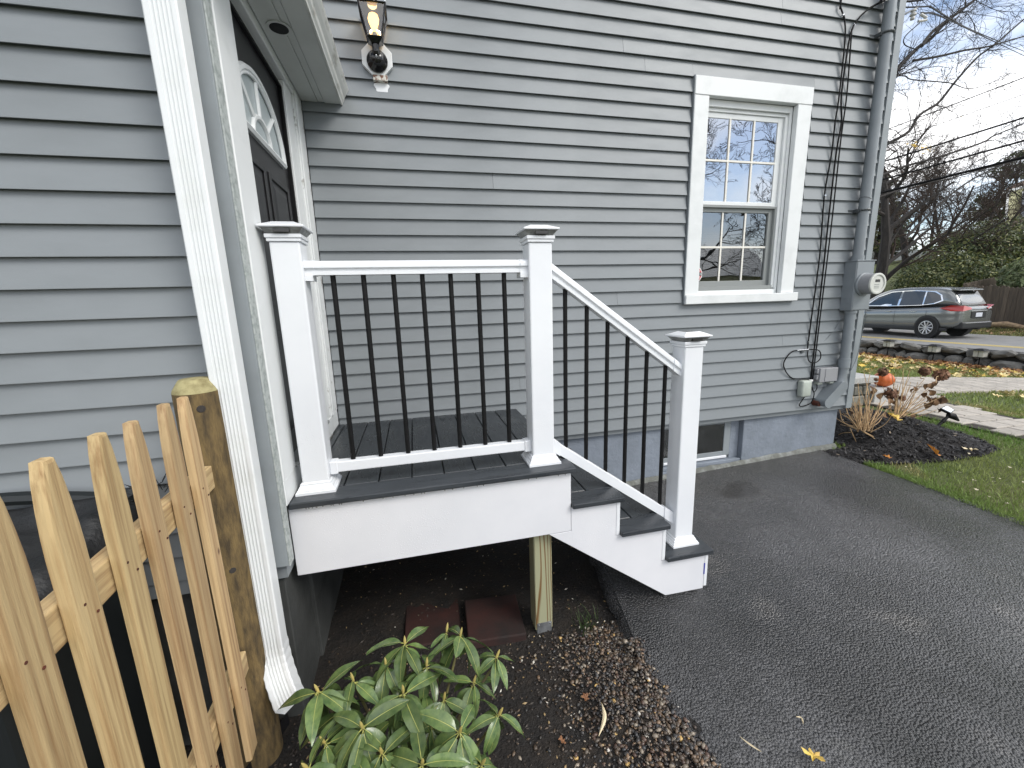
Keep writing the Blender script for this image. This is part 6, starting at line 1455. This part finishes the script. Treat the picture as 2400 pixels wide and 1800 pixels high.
# a far house
fh = empty('far_house', at(2420, 660, 31), 'pale yellow house with brown shingle roofs far across the street', 'house')
tH = 31
def hp(px, py, t=tH): return at(px, py, t)
def quadbox(name, pts, dep, m):
    dv = Vector((ray(2380, 560).x, ray(2380, 560).y, 0)).normalized() * dep; n = len(pts)
    return MB().add([tuple(p) for p in pts] + [tuple(p + dv) for p in pts], [tuple(range(n)), tuple(range(n, 2 * n))[::-1]] + [(i, (i + 1) % n, n + (i + 1) % n, n + i) for i in range(n)]).build(name, m, fh)
quadbox('upper_wall', [hp(2360, 522), hp(2360, 450), hp(2560, 400), hp(2560, 480)], 6, M['ysiding'])
quadbox('roof', [hp(2345, 452), hp(2370, 435), hp(2600, 340), hp(2600, 400)], 7, M['roof'])
quadbox('eave', [hp(2343, 455, 30.7), hp(2343, 450, 30.7), hp(2600, 383, 30.7), hp(2600, 390, 30.7)], .3, M['trim'])
quadbox('lower_roof', [hp(2295, 558, 29.6), hp(2355, 520, 29.6), hp(2600, 470, 29.6), hp(2600, 520, 29.6)], 2, M['roof'])
quadbox('gutter', [hp(2290, 560, 29.4), hp(2290, 554, 29.4), hp(2600, 512, 29.4), hp(2600, 520, 29.4)], .3, M['trim'])
quadbox('lower_wall', [hp(2310, 680, 30.2), hp(2310, 555, 30.2), hp(2600, 515, 30.2), hp(2600, 680, 30.2)], 6, M['roof'])
wn = quadbox('window', [hp(2390, 512, 30.85), hp(2396, 448, 30.85), hp(2450, 438, 30.85), hp(2450, 500, 30.85)], .2, M['trim'])
o = quadbox('pane', [hp(2393, 508, 30.75), hp(2398, 452, 30.75), hp(2446, 443, 30.75), hp(2446, 498, 30.75)], .1, M['carglass'])
quadbox('corner_trim', [hp(2354, 526, 30.8), hp(2360, 450, 30.8), hp(2366, 449, 30.8), hp(2360, 525, 30.8)], .2, M['trim'])
# garage-like white building glimpsed low behind the trees
gb = at(2095, 600, 46); gh_ = empty('white_outbuilding', (gb.x, gb.y, ground(gb.x, gb.y)), 'pale grey outbuilding glimpsed low between the bare trees', 'building')
for nm, a0, a1, m_, dd in (('wall', (2020, 690), (2170, 612), M['trim'], 0), ('roof', (2010, 613), (2180, 585), M['grey_trim'], -.2)):
    p0_, p1_, p2_, p3_ = at(a0[0], a0[1], 46 + dd), at(a1[0], a0[1], 46 + dd), at(a1[0], a1[1], 46 + dd), at(a0[0], a1[1], 46 + dd)
    dv = Vector((.85, .5, 0)) * 4; P4 = [p0_, p1_, p2_, p3_]
    MB().add([tuple(p) for p in P4] + [tuple(p + dv) for p in P4], [(0, 1, 2, 3), (7, 6, 5, 4), (0, 4, 5, 1), (1, 5, 6, 2), (2, 6, 7, 3), (3, 7, 4, 0)]).build(nm, m_, gh_)

# ------------------------------------------------ bare trees
def bare_tree(name, label, base, h, r0, seed, levels=5, lean=(0, 0), split=.28, n1=8, group='bare trees along the street', up=.35, spread=1.0, rmin=.006, first=.25):
    r = random.Random(seed); T = MB(); K = MB()
    root = empty(name, base, label, 'tree', group)
    def grow(p, d, L_, rad, lv):
        seg = 6 if lv == 0 else (5 if lv < 3 else 3); pts = [p]; q = p.copy(); dd = d.copy(); wob = (.10, .16, .2, .24, .28, .3)[min(lv, 5)]
        for i in range(seg):
            dd = (dd + Vector((r.gauss(0, wob), r.gauss(0, wob), r.gauss(0, wob * .6) + up * .12)) ).normalized(); q = q + dd * L_ / seg; pts.append(q.copy())
        end = rad * (.32 if lv < levels - 1 else .35); rr = [max(rmin, rad + (end - rad) * i / seg) for i in range(seg + 1)]
        (T if lv <= 1 else K).tube([tuple(a) for a in pts], rr, (9, 6, 5, 4, 3, 3)[min(lv, 5)], cap=False)
        if lv >= levels - 1: return
        nch = (n1, 6, 5, 5, 4, 3)[min(lv, 5)]
        for c in range(nch):
            t = (first if lv == 0 else .18) + (1 - (first if lv == 0 else .18)) * (c + r.uniform(.2, .9)) / nch; t = min(t, .98)
            k_ = t * seg; i = min(int(k_), seg - 1); pt = pts[i].lerp(pts[i + 1], k_ - i); td = (pts[i + 1] - pts[i]).normalized()
            a = td.orthogonal().normalized(); a = Matrix.Rotation(r.uniform(0, 6.28), 3, td) @ a; an = R_(r.uniform(28, 62)) * spread
            nd = (td * math.cos(an) + a * math.sin(an)).normalized(); rc_ = (rad + (end - rad) * t) * r.uniform(.45, .7)
            grow(pt, nd, L_ * r.uniform(.42, .68) * (1.1 - .45 * t), max(rmin, rc_), lv + 1)
    grow(Vector(base) - Vector((0, 0, .3)), Vector((lean[0], lean[1], 1)).normalized(), h, r0, 0)
    T.build('trunk', M['bark'], root, smooth=True); K.build('crown', M['twigs'], root)
    return root
def gbase(px, py, t): p = at(px, py, t); return (p.x, p.y, ground(p.x, p.y))
bare_tree('bare_maple', 'big bare maple just past the house corner across the street', gbase(2058, 690, 23), 8.0, .33, 11, 5, (.05, -.05), n1=9, first=.12, spread=1.1, rmin=.007)
bare_tree('bare_tree', 'bare tree with upright limbs behind the car', gbase(2118, 690, 29), 9.5, .22, 12, 5, (.02, 0), n1=8, rmin=.008)
bare_tree('bare_tree', 'thin bare tree rising behind the hedge', gbase(2205, 680, 33), 8.5, .15, 13, 5, (0, 0), n1=7, rmin=.009)
bare_tree('bare_tree', 'leaning bare tree in front of the conifers', gbase(2300, 680, 30), 7.5, .15, 14, 5, (.1, .1), n1=8, rmin=.009)
bare_tree('bare_tree', 'bare tree at the right frame edge before the far house', gbase(2390, 680, 31), 7, .13, 16, 5, (-.1, 0), n1=7, rmin=.008)
bare_tree('bare_tree', 'slender bare tree left of the dark conifers', gbase(2170, 680, 36), 8, .13, 17, 5, (.05, 0), n1=8, rmin=.011)
bare_tree('bare_tree', 'low twiggy bare tree spreading over the car roof', gbase(2145, 690, 26), 6.5, .14, 18, 5, (.25, -.2), n1=9, rmin=.009, first=.15, spread=1.2)
bare_tree('bare_tree', 'low twiggy bare tree spreading in front of the hedge', gbase(2240, 690, 27), 6.0, .12, 19, 5, (.2, -.2), n1=9, rmin=.009, first=.15, spread=1.2)
# near street tree whose trunk stands behind the house; its limbs reach into view
nb_ = at(1905, 700, 15); near = empty('street_tree', (nb_.x, nb_.y, ground(nb_.x, nb_.y)), 'bare street tree whose dark limbs reach past the house corner into the sky', 'tree', 'bare trees along the street')
tk = MB(); tk.tube(bez([(nb_.x, nb_.y, ground(nb_.x, nb_.y) - .3), tuple(at(1910, 520, 15)), tuple(at(1960, 330, 14.8)), tuple(at(1990, 200, 14.6))], 6), [.32] * 6 + [.26] * 6 + [.2] * 6 + [.15], 10)
limbs = [([(1990, 260), (2060, 205), (2106, 158), (2150, 113), (2180, 92), (2220, 50), (2290, -5), (2340, -50)], .085), ([(2160, 108), (2185, 75), (2230, 40), (2285, 0), (2330, -50)], .06), ([(1990, 420), (2045, 355), (2085, 335), (2130, 308), (2155, 270), (2200, 240), (2240, 190), (2290, 135), (2330, 105), (2400, 45)], .065), ([(1990, 20), (2110, 5), (2160, 0), (2210, -12)], .045), ([(2140, 142), (2200, 132), (2260, 118), (2320, 108), (2400, 85), (2430, 80)], .04),
         ([(2040, 420), (2082, 405), (2120, 390), (2200, 368), (2300, 335), (2330, 318), (2400, 290)], .05), ([(2090, 178), (2120, 178), (2135, 186), (2180, 190), (2230, 195), (2270, 208), (2320, 195), (2370, 170)], .022), ([(2040, 470), (2080, 455), (2140, 435), (2220, 420), (2290, 400), (2350, 385), (2400, 372)], .032), ([(2120, 560), (2180, 500), (2230, 455), (2280, 420), (2350, 385)], .045)]
tw_ = MB(); rt = random.Random(31)
def twigfan(p, d, L_, rad, lv):
    q = p.copy(); pts = [p]; dd = d
    for i in range(4): dd = (dd + Vector((rt.gauss(0, .22), rt.gauss(0, .22), rt.gauss(0, .2) + .03))).normalized(); q = q + dd * L_ / 4; pts.append(q.copy())
    tw_.tube([tuple(a) for a in pts], [max(.0045, rad * (1 - .17 * i)) for i in range(5)], 3 if lv > 0 else 4, cap=False)
    if lv < 2:
        for c in range(5 if lv == 0 else 4):
            k_ = rt.uniform(.15, .98) * 4; i = min(3, int(k_)); pt = pts[i].lerp(pts[i + 1], k_ - i); a = Matrix.Rotation(rt.uniform(0, 6.28), 3, dd) @ dd.orthogonal().normalized(); an = R_(rt.uniform(25, 55)); twigfan(pt, (dd * math.cos(an) + a * math.sin(an)).normalized(), L_ * rt.uniform(.4, .65), rad * .55, lv + 1)
for pts_, rad in limbs:
    tt = 14.6 + rt.uniform(-.5, .5); P_ = bez([tuple(at(x, y, tt + .12 * i)) for i, (x, y) in enumerate(pts_)], 5); n = len(P_)
    tk.tube([tuple(p) for p in P_], [rad * (1 - .6 * i / n) for i in range(n)], 7)
    for c in range(13):
        i = rt.randrange(3, n - 1); td = (P_[i] - P_[i - 1]).normalized(); a = Matrix.Rotation(rt.uniform(0, 6.28), 3, td) @ td.orthogonal().normalized(); an = R_(rt.uniform(25, 60)); twigfan(P_[i], (td * math.cos(an) + a * math.sin(an)).normalized(), rt.uniform(.9, 2.2), rad * .25, 0)
yl = MB()
for (px, py, n_, sp_) in ((2148, 345, 26, 16), (2170, 349, 22, 14), (2120, 190, 3, 14), (2155, 165, 3, 20), (2222, 187, 2, 10), (2180, 222, 2, 8), (2245, 277, 2, 12)):
    for i in range(n_):
        p = at(px + rt.gauss(0, sp_ * .6), py + rt.gauss(0, 5), 14.5); a = Vector((rt.gauss(0, 1), rt.gauss(0, 1), rt.gauss(0, 1))).normalized(); b_ = a.orthogonal().normalized(); yl.add([tuple(p + a * .05), tuple(p + b_ * .04), tuple(p - a * .05), tuple(p - b_ * .03)], [(0, 1, 2, 3)])
yl.build('clinging_leaves', M['yleaf'], near)
tk.build('trunk', M['bark'], near, smooth=True); tw_.build('crown', M['bark'], near)
# trees that the window glass mirrors, standing on the far side of the drive
bare_tree('bare_tree', 'bare tree standing beyond the driveway, mirrored in the window', (17.0, -9.0, ground(17.0, -9.0)), 8.5, .16, 41, 6, n1=9, group='bare trees mirrored in the window', rmin=.006, first=.2)
bare_tree('bare_tree', 'larger bare tree beyond the driveway, mirrored in the window glass', (14.5, -17.0, ground(14.5, -17)), 10.5, .2, 42, 6, n1=9, group='bare trees mirrored in the window', rmin=.006, first=.2)
nh = empty('neighbour_house', (16, -17, -.2), 'neighbouring low grey house mirrored faintly in the lower window sash', 'house')
box('wall', (12.5, -22, -.3), (22, -16, 2.6), M['ysiding'], nh, 0)
MB().add([(12.2, -22.4, 2.6), (22.3, -22.4, 2.6), (22.3, -15.6, 2.6), (12.2, -15.6, 2.6), (12.2, -19, 4.6), (22.3, -19, 4.6)], [(0, 3, 4), (1, 5, 2), (0, 4, 5, 1), (3, 2, 5, 4), (0, 1, 2, 3)]).build('roof', M['grey_trim'], nh)

# ------------------------------------------------ street wires (they run along the street)
for i, (px, y1_, y2_, r_, lab) in enumerate(((2400, 330, 0, .022, 'thick black street cable, lowest but one across the sky'), (2400, 276, 0, .020, 'black street cable second from the bottom across the sky'), (2400, 182, 0, .011, 'thin street wire crossing the white cloud, second from the top'), (2400, 221, 0, .007, 'finest street wire in the middle of the white cloud'), (2400, 369, 0, .030, 'thickest black street cable, lowest across the trees'))):
    p = on_x(px, y1_, 13.2); pts = []
    for k_ in range(13):
        yy = -8 + 40 * k_ / 12; s_ = (yy - p.y) / 20; pts.append((13.2, yy, p.z + .02 * ((yy - 12) ** 2 - (p.y - 12) ** 2) / 20))
    o = MB().tube(pts, r_, 6).build('street_wire', M['cable'], None, smooth=True); tag(o, lab, 'wire', 'street wires')
up_pole = empty('utility_pole', (13.2, 32, 0), 'wooden utility pole far up the street', 'pole')
MB().tube([(13.2, 32, -.5), (13.2, 32, 9.5)], [.16, .11], 10).build('shaft', M['bark'], up_pole, smooth=True)
